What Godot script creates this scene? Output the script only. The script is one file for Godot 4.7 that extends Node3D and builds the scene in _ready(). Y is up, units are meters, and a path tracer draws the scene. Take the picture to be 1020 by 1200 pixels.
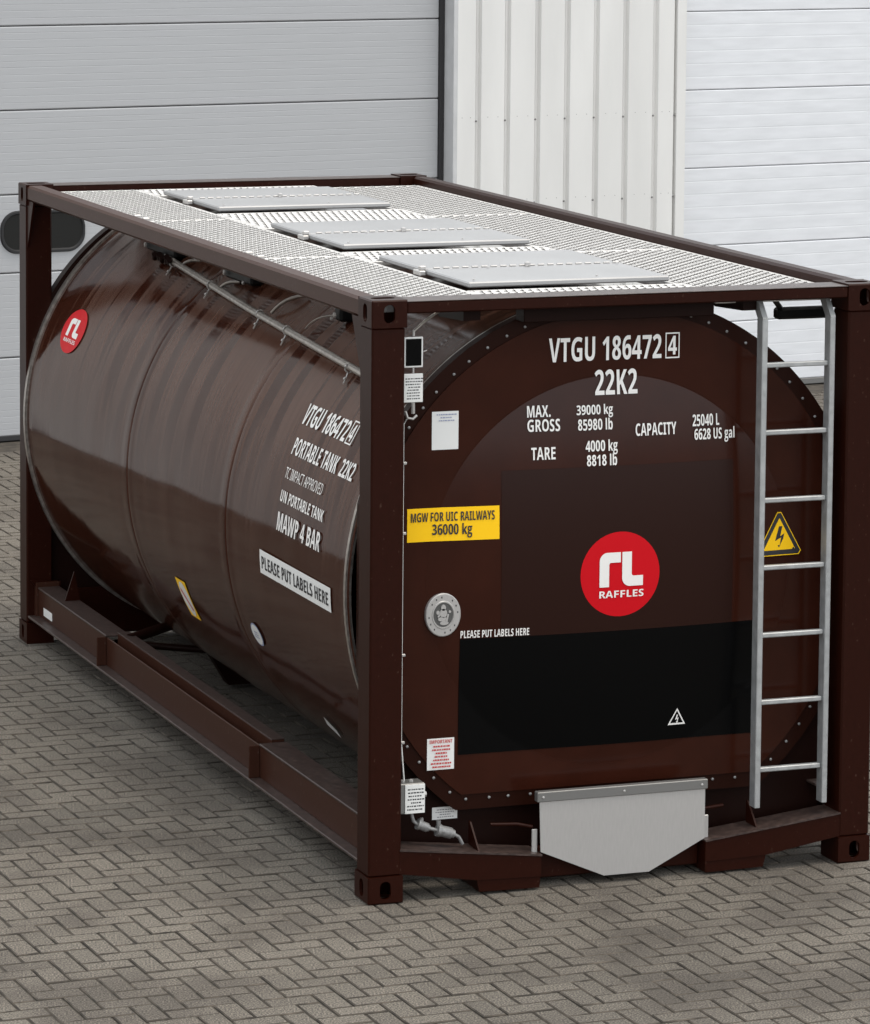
extends Node3D

# ------------------------------------------------------------------ helpers
class MB:
	var v := PackedVector3Array()
	var n := PackedVector3Array()
	var t := PackedVector2Array()
	func tri(a: Vector3, b: Vector3, c: Vector3, na: Vector3, nb: Vector3, nc: Vector3, ta := Vector2.ZERO, tb := Vector2.ZERO, tc := Vector2.ZERO) -> void:
		if (b - a).cross(c - a).dot(na + nb + nc) > 0.0:
			v.append_array([a, c, b]); n.append_array([na, nc, nb]); t.append_array([ta, tc, tb])
		else:
			v.append_array([a, b, c]); n.append_array([na, nb, nc]); t.append_array([ta, tb, tc])
	func flat(a: Vector3, b: Vector3, c: Vector3, out: Vector3) -> void:
		var m := (b - a).cross(c - a).normalized()
		if m.dot(out) < 0.0: m = -m
		tri(a, b, c, m, m, m)
	func quad(a: Vector3, b: Vector3, c: Vector3, d: Vector3, out: Vector3) -> void:
		flat(a, b, c, out); flat(a, c, d, out)
	func box(lo: Vector3, hi: Vector3, bevel := 0.0, f := Transform3D()) -> void:
		var c := (lo + hi) / 2.0
		var h := (hi - lo).abs() / 2.0
		var b: float = minf(bevel, minf(h.x, minf(h.y, h.z)) * 0.9)
		var P := func(s: Vector3, k: int) -> Vector3:
			var e := h - Vector3(b, b, b)
			e[k] = h[k]
			return f * (c + s * e)
		for k in 3:
			var i := (k + 1) % 3
			var j := (k + 2) % 3
			for sk in [-1.0, 1.0]:
				var q := []
				for w in [[-1, -1], [1, -1], [1, 1], [-1, 1]]:
					var s := Vector3.ZERO
					s[k] = sk; s[i] = w[0]; s[j] = w[1]
					q.append(P.call(s, k))
				var o := Vector3.ZERO
				o[k] = sk
				quad(q[0], q[1], q[2], q[3], f.basis * o)
			if b > 0.0:
				for si in [-1.0, 1.0]:
					for sj in [-1.0, 1.0]:
						var s0 := Vector3.ZERO
						s0[i] = si; s0[j] = sj; s0[k] = -1.0
						var s1 := s0
						s1[k] = 1.0
						var o := Vector3.ZERO
						o[i] = si; o[j] = sj
						quad(P.call(s0, i), P.call(s1, i), P.call(s1, j), P.call(s0, j), f.basis * o)
		if b > 0.0:
			for sx in [-1.0, 1.0]:
				for sy in [-1.0, 1.0]:
					for sz in [-1.0, 1.0]:
						var s := Vector3(sx, sy, sz)
						flat(P.call(s, 0), P.call(s, 1), P.call(s, 2), f.basis * s)
	# polygon in (x, y) of frame f, extruded from z = z0 to z1
	func prism(poly: PackedVector2Array, z0: float, z1: float, f := Transform3D()) -> void:
		if Geometry2D.is_polygon_clockwise(poly): poly.reverse()
		var ix := Geometry2D.triangulate_polygon(poly)
		for q in range(0, ix.size(), 3):
			for zz in [z0, z1]:
				var o := f.basis * Vector3(0, 0, signf(zz - (z0 + z1) / 2.0))
				flat(f * Vector3(poly[ix[q]].x, poly[ix[q]].y, zz), f * Vector3(poly[ix[q + 1]].x, poly[ix[q + 1]].y, zz), f * Vector3(poly[ix[q + 2]].x, poly[ix[q + 2]].y, zz), o)
		for i in poly.size():
			var a := poly[i]
			var b := poly[(i + 1) % poly.size()]
			var o := f.basis * Vector3(b.y - a.y, a.x - b.x, 0)
			quad(f * Vector3(a.x, a.y, z0), f * Vector3(b.x, b.y, z0), f * Vector3(b.x, b.y, z1), f * Vector3(a.x, a.y, z1), o)
	# flat sheet of a polygon mapped by a callable (x, y) -> point, facing out
	func sheet(poly: PackedVector2Array, at: Callable, out: Vector3) -> void:
		var ix := Geometry2D.triangulate_polygon(poly)
		for q in range(0, ix.size(), 3):
			flat(at.call(poly[ix[q]]), at.call(poly[ix[q + 1]]), at.call(poly[ix[q + 2]]), out)
	func tube(pts: PackedVector3Array, r: float, sides := 12, caps := true) -> void:
		var rings := []
		var up := Vector3.UP
		for i in pts.size():
			var d := (pts[mini(i + 1, pts.size() - 1)] - pts[maxi(i - 1, 0)]).normalized()
			if absf(d.dot(up)) > 0.95: up = Vector3.RIGHT
			var a := d.cross(up).normalized()
			var b := a.cross(d)
			var ring := []
			for k in sides:
				var w := TAU * k / sides
				ring.append(a * cos(w) + b * sin(w))
			rings.append(ring)
		for i in pts.size() - 1:
			for k in sides:
				var l := (k + 1) % sides
				var a: Vector3 = rings[i][k]
				var b: Vector3 = rings[i][l]
				var c: Vector3 = rings[i + 1][l]
				var d: Vector3 = rings[i + 1][k]
				tri(pts[i] + a * r, pts[i] + b * r, pts[i + 1] + c * r, a, b, c)
				tri(pts[i] + a * r, pts[i + 1] + c * r, pts[i + 1] + d * r, a, c, d)
		if caps:
			for e in [0, pts.size() - 1]:
				var o := pts[e] - pts[1 if e == 0 else e - 1]
				for k in range(1, sides - 1):
					flat(pts[e] + rings[e][0] * r, pts[e] + rings[e][k] * r, pts[e] + rings[e][k + 1] * r, o)
	# dome of a bolt head or rivet
	func stud(at: Vector3, out: Vector3, r: float, h: float) -> void:
		var a := out.cross(Vector3.UP if absf(out.y) < 0.9 else Vector3.RIGHT).normalized()
		var b := a.cross(out)
		for k in 6:
			var p := a * cos(TAU * k / 6) + b * sin(TAU * k / 6)
			var q := a * cos(TAU * (k + 1) / 6) + b * sin(TAU * (k + 1) / 6)
			quad(at + p * r, at + q * r, at + q * r + out * h * 0.7, at + p * r + out * h * 0.7, p + q)
			flat(at + p * r + out * h * 0.7, at + q * r + out * h * 0.7, at + out * h, out + p * 0.4)
	func mesh() -> ArrayMesh:
		var a := []
		a.resize(Mesh.ARRAY_MAX)
		a[Mesh.ARRAY_VERTEX] = v; a[Mesh.ARRAY_NORMAL] = n; a[Mesh.ARRAY_TEX_UV] = t
		var m := ArrayMesh.new()
		m.add_surface_from_arrays(Mesh.PRIMITIVE_TRIANGLES, a)
		return m

func node(called: String, m, mat: Material, parent: Node, label := "") -> MeshInstance3D:
	var o := MeshInstance3D.new()
	o.name = called
	o.mesh = m.mesh() if m is MB else m
	o.material_override = mat
	if label: o.set_meta("label", label)
	parent.add_child(o, true)
	return o

func group(called: String, parent: Node, label := "") -> Node3D:
	var o := Node3D.new()
	o.name = called
	if label: o.set_meta("label", label)
	parent.add_child(o, true)
	return o

func lin(r: float, g: float, b: float) -> Color:
	return Color(r, g, b).linear_to_srgb()

func paint(r: float, g: float, b: float, rough := 0.5, metal := 0.0, spec := 0.5) -> StandardMaterial3D:
	var m := StandardMaterial3D.new()
	m.albedo_color = lin(r, g, b)
	m.roughness = rough
	m.metallic = metal
	m.metallic_specular = spec
	return m

func noise_tex(freq: float, lo: float, hi: float, octaves := 4, size := 512, sd := 1) -> NoiseTexture2D:
	var t := NoiseTexture2D.new()
	var f := FastNoiseLite.new()
	f.seed = sd
	f.frequency = freq
	f.fractal_octaves = octaves
	t.noise = f
	t.width = size; t.height = size
	t.seamless = true
	var g := Gradient.new()
	g.set_color(0, Color(lo, lo, lo)); g.set_color(1, Color(hi, hi, hi))
	t.color_ramp = g
	return t

func worn(m: StandardMaterial3D, scale: float, lo: float, hi: float, sd := 1, freq := 0.02, stretch := Vector3.ONE) -> StandardMaterial3D:
	m.albedo_texture = noise_tex(freq, lo, hi, 5, 512, sd)
	m.uv1_triplanar = true
	m.uv1_world_triplanar = true
	m.uv1_scale = stretch * scale
	return m

# paint with small chips and scrapes down to the primer
func scuffed(c: Color, chip: Color, rough: float, spec: float, sd: int) -> StandardMaterial3D:
	var m := StandardMaterial3D.new()
	m.roughness = rough
	m.metallic_specular = spec
	var t := noise_tex(0.035, 0.0, 1.0, 6, 1024, sd)
	var g := Gradient.new()
	g.offsets = PackedFloat32Array([0.0, 0.45, 0.83, 0.85, 0.91, 1.0])
	var dull := c.lerp(Color.BLACK, 0.16)
	var d := func(x: Color) -> Color: return x.linear_to_srgb()
	g.colors = PackedColorArray([d.call(dull), d.call(c), d.call(c), d.call(chip), d.call(chip.lerp(c, 0.3)), d.call(chip)])
	t.color_ramp = g
	m.albedo_texture = t
	m.uv1_triplanar = true
	m.uv1_world_triplanar = true
	m.uv1_scale = Vector3(0.9, 0.5, 0.9)
	return m

const H := 2.66
const W := 2.438
const L := 6.058
const CX := 1.219
const CY := 1.325
const RX := 1.22
const RY := 1.28
const ZP := -0.195          # face of the end panel
var M := {}
var font: Font
var light_font: Font
var tank: Node3D
var rng := RandomNumberGenerator.new()

func dome(x: float, y: float) -> float:
	var r := Vector2(x - 1.215, y - 1.385).length() / 0.88
	return 0.055 * (1.0 - r * r) if r < 1.0 else 0.0

func on_panel(p: Vector2, up := 0.003) -> Vector3:
	return Vector3(p.x, p.y, ZP + dome(p.x, p.y) + up)

# point on the shell: z along, angle in degrees above the left-hand horizontal
func on_shell(z: float, deg: float, up := 0.004) -> Vector3:
	var a := deg_to_rad(deg)
	return Vector3(CX - (RX + up) * cos(a), CY + (RY + up) * sin(a), z)

# lettering fitted into a box [x0, x1] x [y0, y1] of a surface
func letters(text: String, r: Rect2, at: Callable, out: Vector3, mat: Material, parent: Node, called := "lettering", light := false) -> void:
	var tm := TextMesh.new()
	tm.font = light_font if light else font
	tm.text = text
	tm.font_size = 64
	tm.depth = 0.0
	tm.curve_step = 1.0
	tm.pixel_size = 0.01
	var a := tm.get_mesh_arrays()
	var vs: PackedVector3Array = a[Mesh.ARRAY_VERTEX]
	var ix: PackedInt32Array = a[Mesh.ARRAY_INDEX]
	var box := Rect2(Vector2(vs[0].x, vs[0].y), Vector2.ZERO)
	for p in vs: box = box.expand(Vector2(p.x, p.y))
	var m := MB.new()
	var q := []
	for p in vs:
		var w := (Vector2(p.x, p.y) - box.position) / box.size
		q.append(at.call(r.position + w * r.size))
	for i in range(0, ix.size(), 3):
		m.flat(q[ix[i]], q[ix[i + 1]], q[ix[i + 2]], out)
	node(called, m, mat, parent)

# a sticker: grid of a rectangle laid on a surface
func sticker(called: String, r: Rect2, at: Callable, out: Vector3, mat: Material, parent: Node, label := "", nx := 8, ny := 8) -> MeshInstance3D:
	var m := MB.new()
	for i in nx:
		for j in ny:
			var c := []
			for w in [[0, 0], [1, 0], [1, 1], [0, 1]]:
				c.append(at.call(r.position + r.size * Vector2(float(i + w[0]) / nx, float(j + w[1]) / ny)))
			m.quad(c[0], c[1], c[2], c[3], out)
	return node(called, m, mat, parent, label)

func disc(called: String, c: Vector2, rad: Vector2, at: Callable, out: Vector3, mat: Material, parent: Node, label := "") -> MeshInstance3D:
	var m := MB.new()
	var rings := 6
	for k in 48:
		var a := Vector2(cos(TAU * k / 48), sin(TAU * k / 48)) * rad
		var b := Vector2(cos(TAU * (k + 1) / 48), sin(TAU * (k + 1) / 48)) * rad
		for i in rings:
			var s := float(i) / rings
			var e := float(i + 1) / rings
			if i == 0: m.flat(at.call(c), at.call(c + a * e), at.call(c + b * e), out)
			else: m.quad(at.call(c + a * s), at.call(c + a * e), at.call(c + b * e), at.call(c + b * s), out)
	return node(called, m, mat, parent, label)

# rows of unreadable small print as little raised dashes
func print_rows(r: Rect2, rows: int, at: Callable, out: Vector3, mat: Material, parent: Node, sd: int, heavy := 0.5) -> void:
	rng.seed = sd
	var m := MB.new()
	for i in rows:
		var y := r.position.y + r.size.y * (1.0 - (i + 0.75) / rows)
		var h := r.size.y / rows * heavy
		var wide := r.size.x * rng.randf_range(0.45, 1.0)
		var x := r.position.x + (r.size.x - wide) / 2.0
		var end := x + wide
		while x < end:
			var w := rng.randf_range(0.004, 0.012)
			var c := []
			for k in [[0, 0], [1, 0], [1, 1], [0, 1]]: c.append(at.call(Vector2(x + w * k[0], y + h * k[1])))
			m.quad(c[0], c[1], c[2], c[3], out)
			x += w + rng.randf_range(0.002, 0.004)
	node("small_print", m, mat, parent)

func circle_poly(c: Vector2, r: Vector2, k := 96) -> PackedVector2Array:
	var p := PackedVector2Array()
	for i in k: p.append(c + Vector2(cos(TAU * i / k) * r.x, sin(TAU * i / k) * r.y))
	return p

func _ready() -> void:
	# ---------------------------------------------------------------- camera, sky, sun, exposure
	var cam := Camera3D.new()
	cam.position = Vector3(-5.64622, 4.63831, 15.80387)
	cam.rotation = Vector3(-0.09954, -0.34499, 0.00706)
	var fpx := 4604.27
	var near := 1.0
	cam.set_frustum(near * 1200.0 / fpx, Vector2(510.0 - 445.32, -(600.0 - 270.76)) * near / fpx, near, 400.0)
	add_child(cam)
	cam.current = true

	var env := Environment.new()
	var sky := ProceduralSkyMaterial.new()
	sky.sky_top_color = Color(0.86, 0.88, 0.9)
	sky.sky_horizon_color = Color(0.93, 0.94, 0.95)
	sky.sky_curve = 0.2
	sky.ground_horizon_color = Color(0.4, 0.39, 0.37)
	sky.ground_bottom_color = Color(0.3, 0.29, 0.27)
	sky.sky_energy_multiplier = 1.0
	env.background_mode = Environment.BG_SKY
	env.sky = Sky.new()
	env.sky.sky_material = sky
	env.tonemap_mode = Environment.TONE_MAPPER_LINEAR
	env.tonemap_exposure = 2.3
	env.sdfgi_enabled = true
	env.ssao_enabled = true
	env.ssil_enabled = true
	var we := WorldEnvironment.new()
	we.environment = env
	add_child(we)

	var sun := DirectionalLight3D.new()
	sun.light_energy = 0.3
	sun.light_color = Color(1.0, 0.97, 0.93)
	sun.light_angular_distance = 28.0
	sun.shadow_enabled = true
	sun.rotation_degrees = Vector3(-76, 50, 0)
	add_child(sun)

	font = SystemFont.new()
	font.font_names = PackedStringArray(["Droid Sans"])
	font.font_weight = 700
	light_font = SystemFont.new()
	light_font.font_names = PackedStringArray(["Droid Sans"])
	light_font.font_weight = 400
	materials()
	build_ground()
	build_warehouse()
	build_tank_container()
	build_reflection_hall()

func materials() -> void:
	M.frame = scuffed(Color(0.0195, 0.0042, 0.0019), Color(0.05, 0.026, 0.018), 0.36, 0.23, 3)
	M.rail = scuffed(Color(0.043, 0.0175, 0.0112), Color(0.08, 0.053, 0.042), 0.32, 0.2, 4)  # frame paint lightened: grazing sky reflection is put into the colour
	M.sky_sheen = worn(paint(0.082, 0.054, 0.046, 0.42, 0.0, 0.45), 1.3, 0.55, 1.0, 6, 0.03)  # sky reflection on upward faces, painted in as a lighter colour
	M.panel = worn(paint(0.034, 0.0088, 0.0048, 0.17, 0.0, 0.32), 0.35, 0.88, 1.0, 5)
	M.dark = paint(0.011, 0.0036, 0.0024, 0.45, 0.0, 0.2)
	M.flange = paint(0.0165, 0.0045, 0.0024, 0.4, 0.0, 0.2)
	M.black = paint(0.003, 0.003, 0.003, 0.5, 0.0, 0.3)
	M.decal_black = paint(0.0022, 0.0022, 0.0023, 0.25, 0.0, 0.22)
	M.patch = paint(0.0185, 0.006, 0.004, 0.28, 0.0, 0.3)
	M.white = paint(0.78, 0.76, 0.73, 0.5)
	M.sticker = paint(0.72, 0.72, 0.7, 0.4)
	M.ink = paint(0.015, 0.015, 0.018, 0.5)
	M.grey_ink = paint(0.16, 0.16, 0.17, 0.5)
	M.red = paint(0.53, 0.004, 0.01, 0.45, 0.0, 0.25)
	M.red_ink = paint(0.5, 0.05, 0.05, 0.5)
	M.yellow = paint(0.95, 0.56, 0.008, 0.45, 0.0, 0.3)
	M.blue_ink = paint(0.25, 0.28, 0.42, 0.5)
	M.alu = worn(paint(0.45, 0.46, 0.46, 0.38, 0.4), 1.2, 0.85, 1.0, 7)
	M.galv = worn(paint(0.48, 0.465, 0.45, 0.4, 0.45), 1.6, 0.96, 1.0, 9, 0.05, Vector3(2.5, 0.3, 1))
	M.fitting = worn(paint(0.33, 0.325, 0.32, 0.42, 0.4), 4.0, 0.7, 1.0, 19)
	M.steel = worn(paint(0.5, 0.46, 0.42, 0.3, 0.75), 2.0, 0.7, 1.0, 10)
	M.strip = paint(0.19, 0.187, 0.18, 0.42, 0.45)
	M.grate = worn(paint(0.7, 0.68, 0.655, 0.5, 0.15), 1.5, 0.8, 1.0, 11)
	M.hatch = worn(paint(0.33, 0.33, 0.332, 0.42, 0.3), 0.4, 0.93, 1.0, 12, 0.006)
	M.medal_field = paint(0.09, 0.088, 0.085, 0.5, 0.3)
	M.rubber = paint(0.012, 0.012, 0.013, 0.6)
	M.cladding = worn(paint(0.76, 0.75, 0.725, 0.5), 0.25, 0.93, 1.0, 13, 0.012, Vector3(1, 0.25, 1))
	M.reveal_dark = paint(0.06, 0.052, 0.048, 0.6)
	M.reveal = worn(paint(0.6, 0.6, 0.6, 0.5), 0.3, 0.9, 1.0, 14)
	M.door_grey = worn(paint(0.42, 0.425, 0.435, 0.45), 0.5, 0.972, 1.0, 15, 0.02, Vector3(0.35, 5.0, 0.35))
	M.door_white = worn(paint(0.75, 0.762, 0.785, 0.45), 0.4, 0.94, 1.0, 16, 0.02, Vector3(0.5, 3.0, 0.5))
	M.seal = paint(0.02, 0.019, 0.02, 0.7)
	M.pane = paint(0.012, 0.013, 0.013, 0.15)
	M.concrete = worn(paint(0.3, 0.285, 0.26, 0.9), 0.5, 0.8, 1.0, 17)
	M.shell = shell_material()

# brown paint under a film of dust: rain has washed streaks in it on the upper flank
func shell_material() -> StandardMaterial3D:
	var w := 1024
	var h := 512
	var al := Image.create(w, h, false, Image.FORMAT_RGB8)
	var ro := Image.create(w, h, false, Image.FORMAT_RGB8)
	var f := FastNoiseLite.new()
	f.seed = 4; f.frequency = 0.012; f.fractal_octaves = 3
	var g := FastNoiseLite.new()
	g.seed = 9; g.frequency = 0.05; g.fractal_octaves = 4
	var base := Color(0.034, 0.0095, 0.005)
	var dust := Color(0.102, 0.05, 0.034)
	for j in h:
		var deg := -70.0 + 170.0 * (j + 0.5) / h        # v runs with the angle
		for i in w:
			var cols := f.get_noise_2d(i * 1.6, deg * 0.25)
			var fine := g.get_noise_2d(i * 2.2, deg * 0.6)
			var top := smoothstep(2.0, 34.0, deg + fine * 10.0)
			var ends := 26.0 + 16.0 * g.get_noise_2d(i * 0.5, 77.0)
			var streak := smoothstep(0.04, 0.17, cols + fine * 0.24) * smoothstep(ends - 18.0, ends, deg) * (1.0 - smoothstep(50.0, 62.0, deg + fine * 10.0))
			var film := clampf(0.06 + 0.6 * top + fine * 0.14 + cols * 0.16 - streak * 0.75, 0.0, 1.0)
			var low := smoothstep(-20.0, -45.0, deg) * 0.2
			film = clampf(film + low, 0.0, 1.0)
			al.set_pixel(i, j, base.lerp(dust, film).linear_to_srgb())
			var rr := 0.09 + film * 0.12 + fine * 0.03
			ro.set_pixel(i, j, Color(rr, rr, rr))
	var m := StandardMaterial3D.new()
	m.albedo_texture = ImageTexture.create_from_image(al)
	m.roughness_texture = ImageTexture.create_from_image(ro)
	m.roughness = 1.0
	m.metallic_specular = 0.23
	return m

# ---------------------------------------------------------------- ground
func build_ground() -> void:
	var gr := group("ground", self, "grey yard of concrete pavers laid in herringbone around the tank")
	gr.set_meta("kind", "structure")
	var m := MB.new()
	m.quad(Vector3(-300, -0.0095, -300), Vector3(300, -0.0095, -300), Vector3(300, -0.0095, 300), Vector3(-300, -0.0095, 300), Vector3.UP)
	node("joint_bed", m, worn(paint(0.085, 0.07, 0.053, 0.95), 0.8, 0.6, 1.0, 20), gr)
	# yard further out, beyond the pavers that are built
	var far := MB.new()
	for q in [[-300, -300, 300, -15.2], [-300, 26, 300, 300], [-300, -15.2, -16, 26], [18, -15.2, 300, 26]]:
		far.quad(Vector3(q[0], -0.004, q[1]), Vector3(q[2], -0.004, q[1]), Vector3(q[2], -0.004, q[3]), Vector3(q[0], -0.004, q[3]), Vector3.UP)
	node("far_yard", far, worn(paint(0.15, 0.138, 0.122, 0.9), 0.15, 0.75, 1.0, 21), gr)

	var w := 0.1055
	var al := deg_to_rad(2.4)
	var U := Vector3(cos(al), 0, -sin(al))
	var V := Vector3(-sin(al), 0, -cos(al))          # away from the viewer
	var at0 := Vector3(-0.176, 0, -2.441) - V * w * 3.0
	var face := MB.new()
	var edge := MB.new()
	var hx := w - 0.0042
	var hz := w / 2 - 0.0042
	var ch := 0.0045
	var up := func(x: float, y: float, z: float) -> Vector3: return Vector3(x, y, z)
	face.quad(up.call(-hx + ch, 0.0, -hz + ch), up.call(hx - ch, 0.0, -hz + ch), up.call(hx - ch, 0.0, hz - ch), up.call(-hx + ch, 0.0, hz - ch), Vector3.UP)
	var round_ := [Vector2(-1, -1), Vector2(1, -1), Vector2(1, 1), Vector2(-1, 1)]
	for k in 4:
		var p: Vector2 = round_[k]
		var q: Vector2 = round_[(k + 1) % 4]
		var o2 := Vector3(p.x + q.x, 0.4, p.y + q.y)
		edge.quad(up.call(p.x * (hx - ch), 0.0, p.y * (hz - ch)), up.call(q.x * (hx - ch), 0.0, q.y * (hz - ch)), up.call(q.x * hx, -ch, q.y * hz), up.call(p.x * hx, -ch, p.y * hz), o2)
		edge.quad(up.call(p.x * hx, -ch, p.y * hz), up.call(q.x * hx, -ch, q.y * hz), up.call(q.x * hx, -0.03, q.y * hz), up.call(p.x * hx, -0.03, p.y * hz), o2)
	var block_mesh := face.mesh()
	var ea := []
	ea.resize(Mesh.ARRAY_MAX)
	ea[Mesh.ARRAY_VERTEX] = edge.v; ea[Mesh.ARRAY_NORMAL] = edge.n; ea[Mesh.ARRAY_TEX_UV] = edge.t
	block_mesh.add_surface_from_arrays(Mesh.PRIMITIVE_TRIANGLES, ea)
	block_mesh.surface_set_material(1, worn(paint(0.17, 0.142, 0.112, 0.95), 0.7, 0.3, 1.0, 23))
	var stain := FastNoiseLite.new()
	stain.seed = 31; stain.frequency = 0.35; stain.fractal_octaves = 4
	var grain := noise_tex(0.11, 0.22, 1.0, 4, 1024, 22)
	var soil := noise_tex(0.012, 0.0, 1.0, 5, 1024, 41)
	var sg := Gradient.new()
	sg.offsets = PackedFloat32Array([0.0, 0.3, 0.42, 0.62, 1.0])
	sg.colors = PackedColorArray([Color(0.79, 0.78, 0.77), Color(0.84, 0.83, 0.825), Color(0.92, 0.915, 0.91), Color(0.97, 0.97, 0.965), Color(1, 1, 1)])
	soil.color_ramp = sg
	var soiled := func(m: StandardMaterial3D) -> void:
		m.detail_enabled = true
		m.detail_blend_mode = BaseMaterial3D.BLEND_MODE_MUL
		m.detail_albedo = soil
		m.detail_uv_layer = BaseMaterial3D.DETAIL_UV_2
		m.uv2_triplanar = true
		m.uv2_world_triplanar = true
		m.uv2_scale = Vector3.ONE * 0.085
	var mats := []
	for k in 7:
		var mm := paint(0.235, 0.212, 0.185, 0.92)
		var s := 0.72 + 0.07 * k
		mm.albedo_color = lin(0.42 * s, 0.368 * s, 0.303 * s)
		mm.albedo_texture = grain
		mm.uv1_triplanar = true; mm.uv1_world_triplanar = true
		mm.uv1_scale = Vector3.ONE * 0.8
		soiled.call(mm)
		mats.append(mm)
	var stuff_mat := paint(1, 1, 1, 0.92)
	stuff_mat.vertex_color_use_as_albedo = true
	stuff_mat.albedo_texture = grain
	stuff_mat.uv1_triplanar = true; stuff_mat.uv1_world_triplanar = true
	stuff_mat.uv1_scale = Vector3.ONE * 0.8
	soiled.call(stuff_mat)
	rng.seed = 5
	var all := []
	var cam: Camera3D = get_child(0)
	var inv := cam.transform.affine_inverse()
	var fpx := 4604.27
	for k in range(-210, 210):
		for c in range(-70, 70):
			for o in 2:
				var cen: Vector2 = Vector2(k + 4 * c + 1.0, k + 0.5) if o == 0 else Vector2(k + 4 * c + 0.5, k + 2.0)
				var p := at0 + U * cen.x * w + V * cen.y * w
				if p.x < -16.2 or p.x > 18.2 or p.z > 26.2 or p.z < -15.4: continue
				var wallz := -13.342 - (p.x - 1.732) * 0.1507
				if p.z < wallz + 0.42: continue
				var tone := 3.1 + (0.3 if o == 0 else -0.3) + rng.randfn(0.0, 0.5) + 2.6 * stain.get_noise_2d(p.x, p.z)
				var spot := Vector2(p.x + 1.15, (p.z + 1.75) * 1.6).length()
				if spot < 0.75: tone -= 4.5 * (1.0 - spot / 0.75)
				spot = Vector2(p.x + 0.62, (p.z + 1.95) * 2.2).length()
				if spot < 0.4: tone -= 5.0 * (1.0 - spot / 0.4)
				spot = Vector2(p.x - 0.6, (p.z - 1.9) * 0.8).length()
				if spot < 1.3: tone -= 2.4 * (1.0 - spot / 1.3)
				tone = clampf(tone, 0.0, 6.0)
				var b := Basis(U, Vector3.UP, -V) if o == 0 else Basis(V, Vector3.UP, U)
				b = b * Basis.from_euler(Vector3(rng.randfn(0, 0.006), rng.randfn(0, 0.006), rng.randfn(0, 0.006)))
				var tr := Transform3D(b, p + Vector3(0, rng.randf_range(-0.004, 0.0), 0))
				var q := inv * p
				var px := 445.32 + fpx * q.x / -q.z
				var py := 270.76 - fpx * q.y / -q.z
				var seen := px > -20 and px < 1040 and py < 1215 and not (p.x > -0.05 and p.x < 2.5 and p.z < 0.0 and p.z > -6.1)
				all.append([-q.z if seen else 1e6 + p.length(), tr, tone])
	all.sort_custom(func(a, b): return a[0] < b[0])
	for i in 300:
		var o := node("paver", block_mesh, null, gr)
		o.set_surface_override_material(0, mats[int(round(all[i][2]))])
		o.transform = all[i][1]
	var mm := MultiMesh.new()
	mm.transform_format = MultiMesh.TRANSFORM_3D
	mm.use_colors = true
	var field_mesh: ArrayMesh = block_mesh.duplicate()
	field_mesh.surface_set_material(0, stuff_mat)
	mm.mesh = field_mesh
	mm.instance_count = all.size() - 300
	for i in range(300, all.size()):
		var s: float = 0.72 + 0.07 * all[i][2]
		mm.set_instance_transform(i - 300, all[i][1])
		mm.set_instance_color(i - 300, Color(0.42 * s, 0.368 * s, 0.303 * s))
	var mi := MultiMeshInstance3D.new()
	mi.name = "paver_field"
	mi.multimesh = mm
	mi.set_meta("kind", "stuff")
	gr.add_child(mi)

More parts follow.
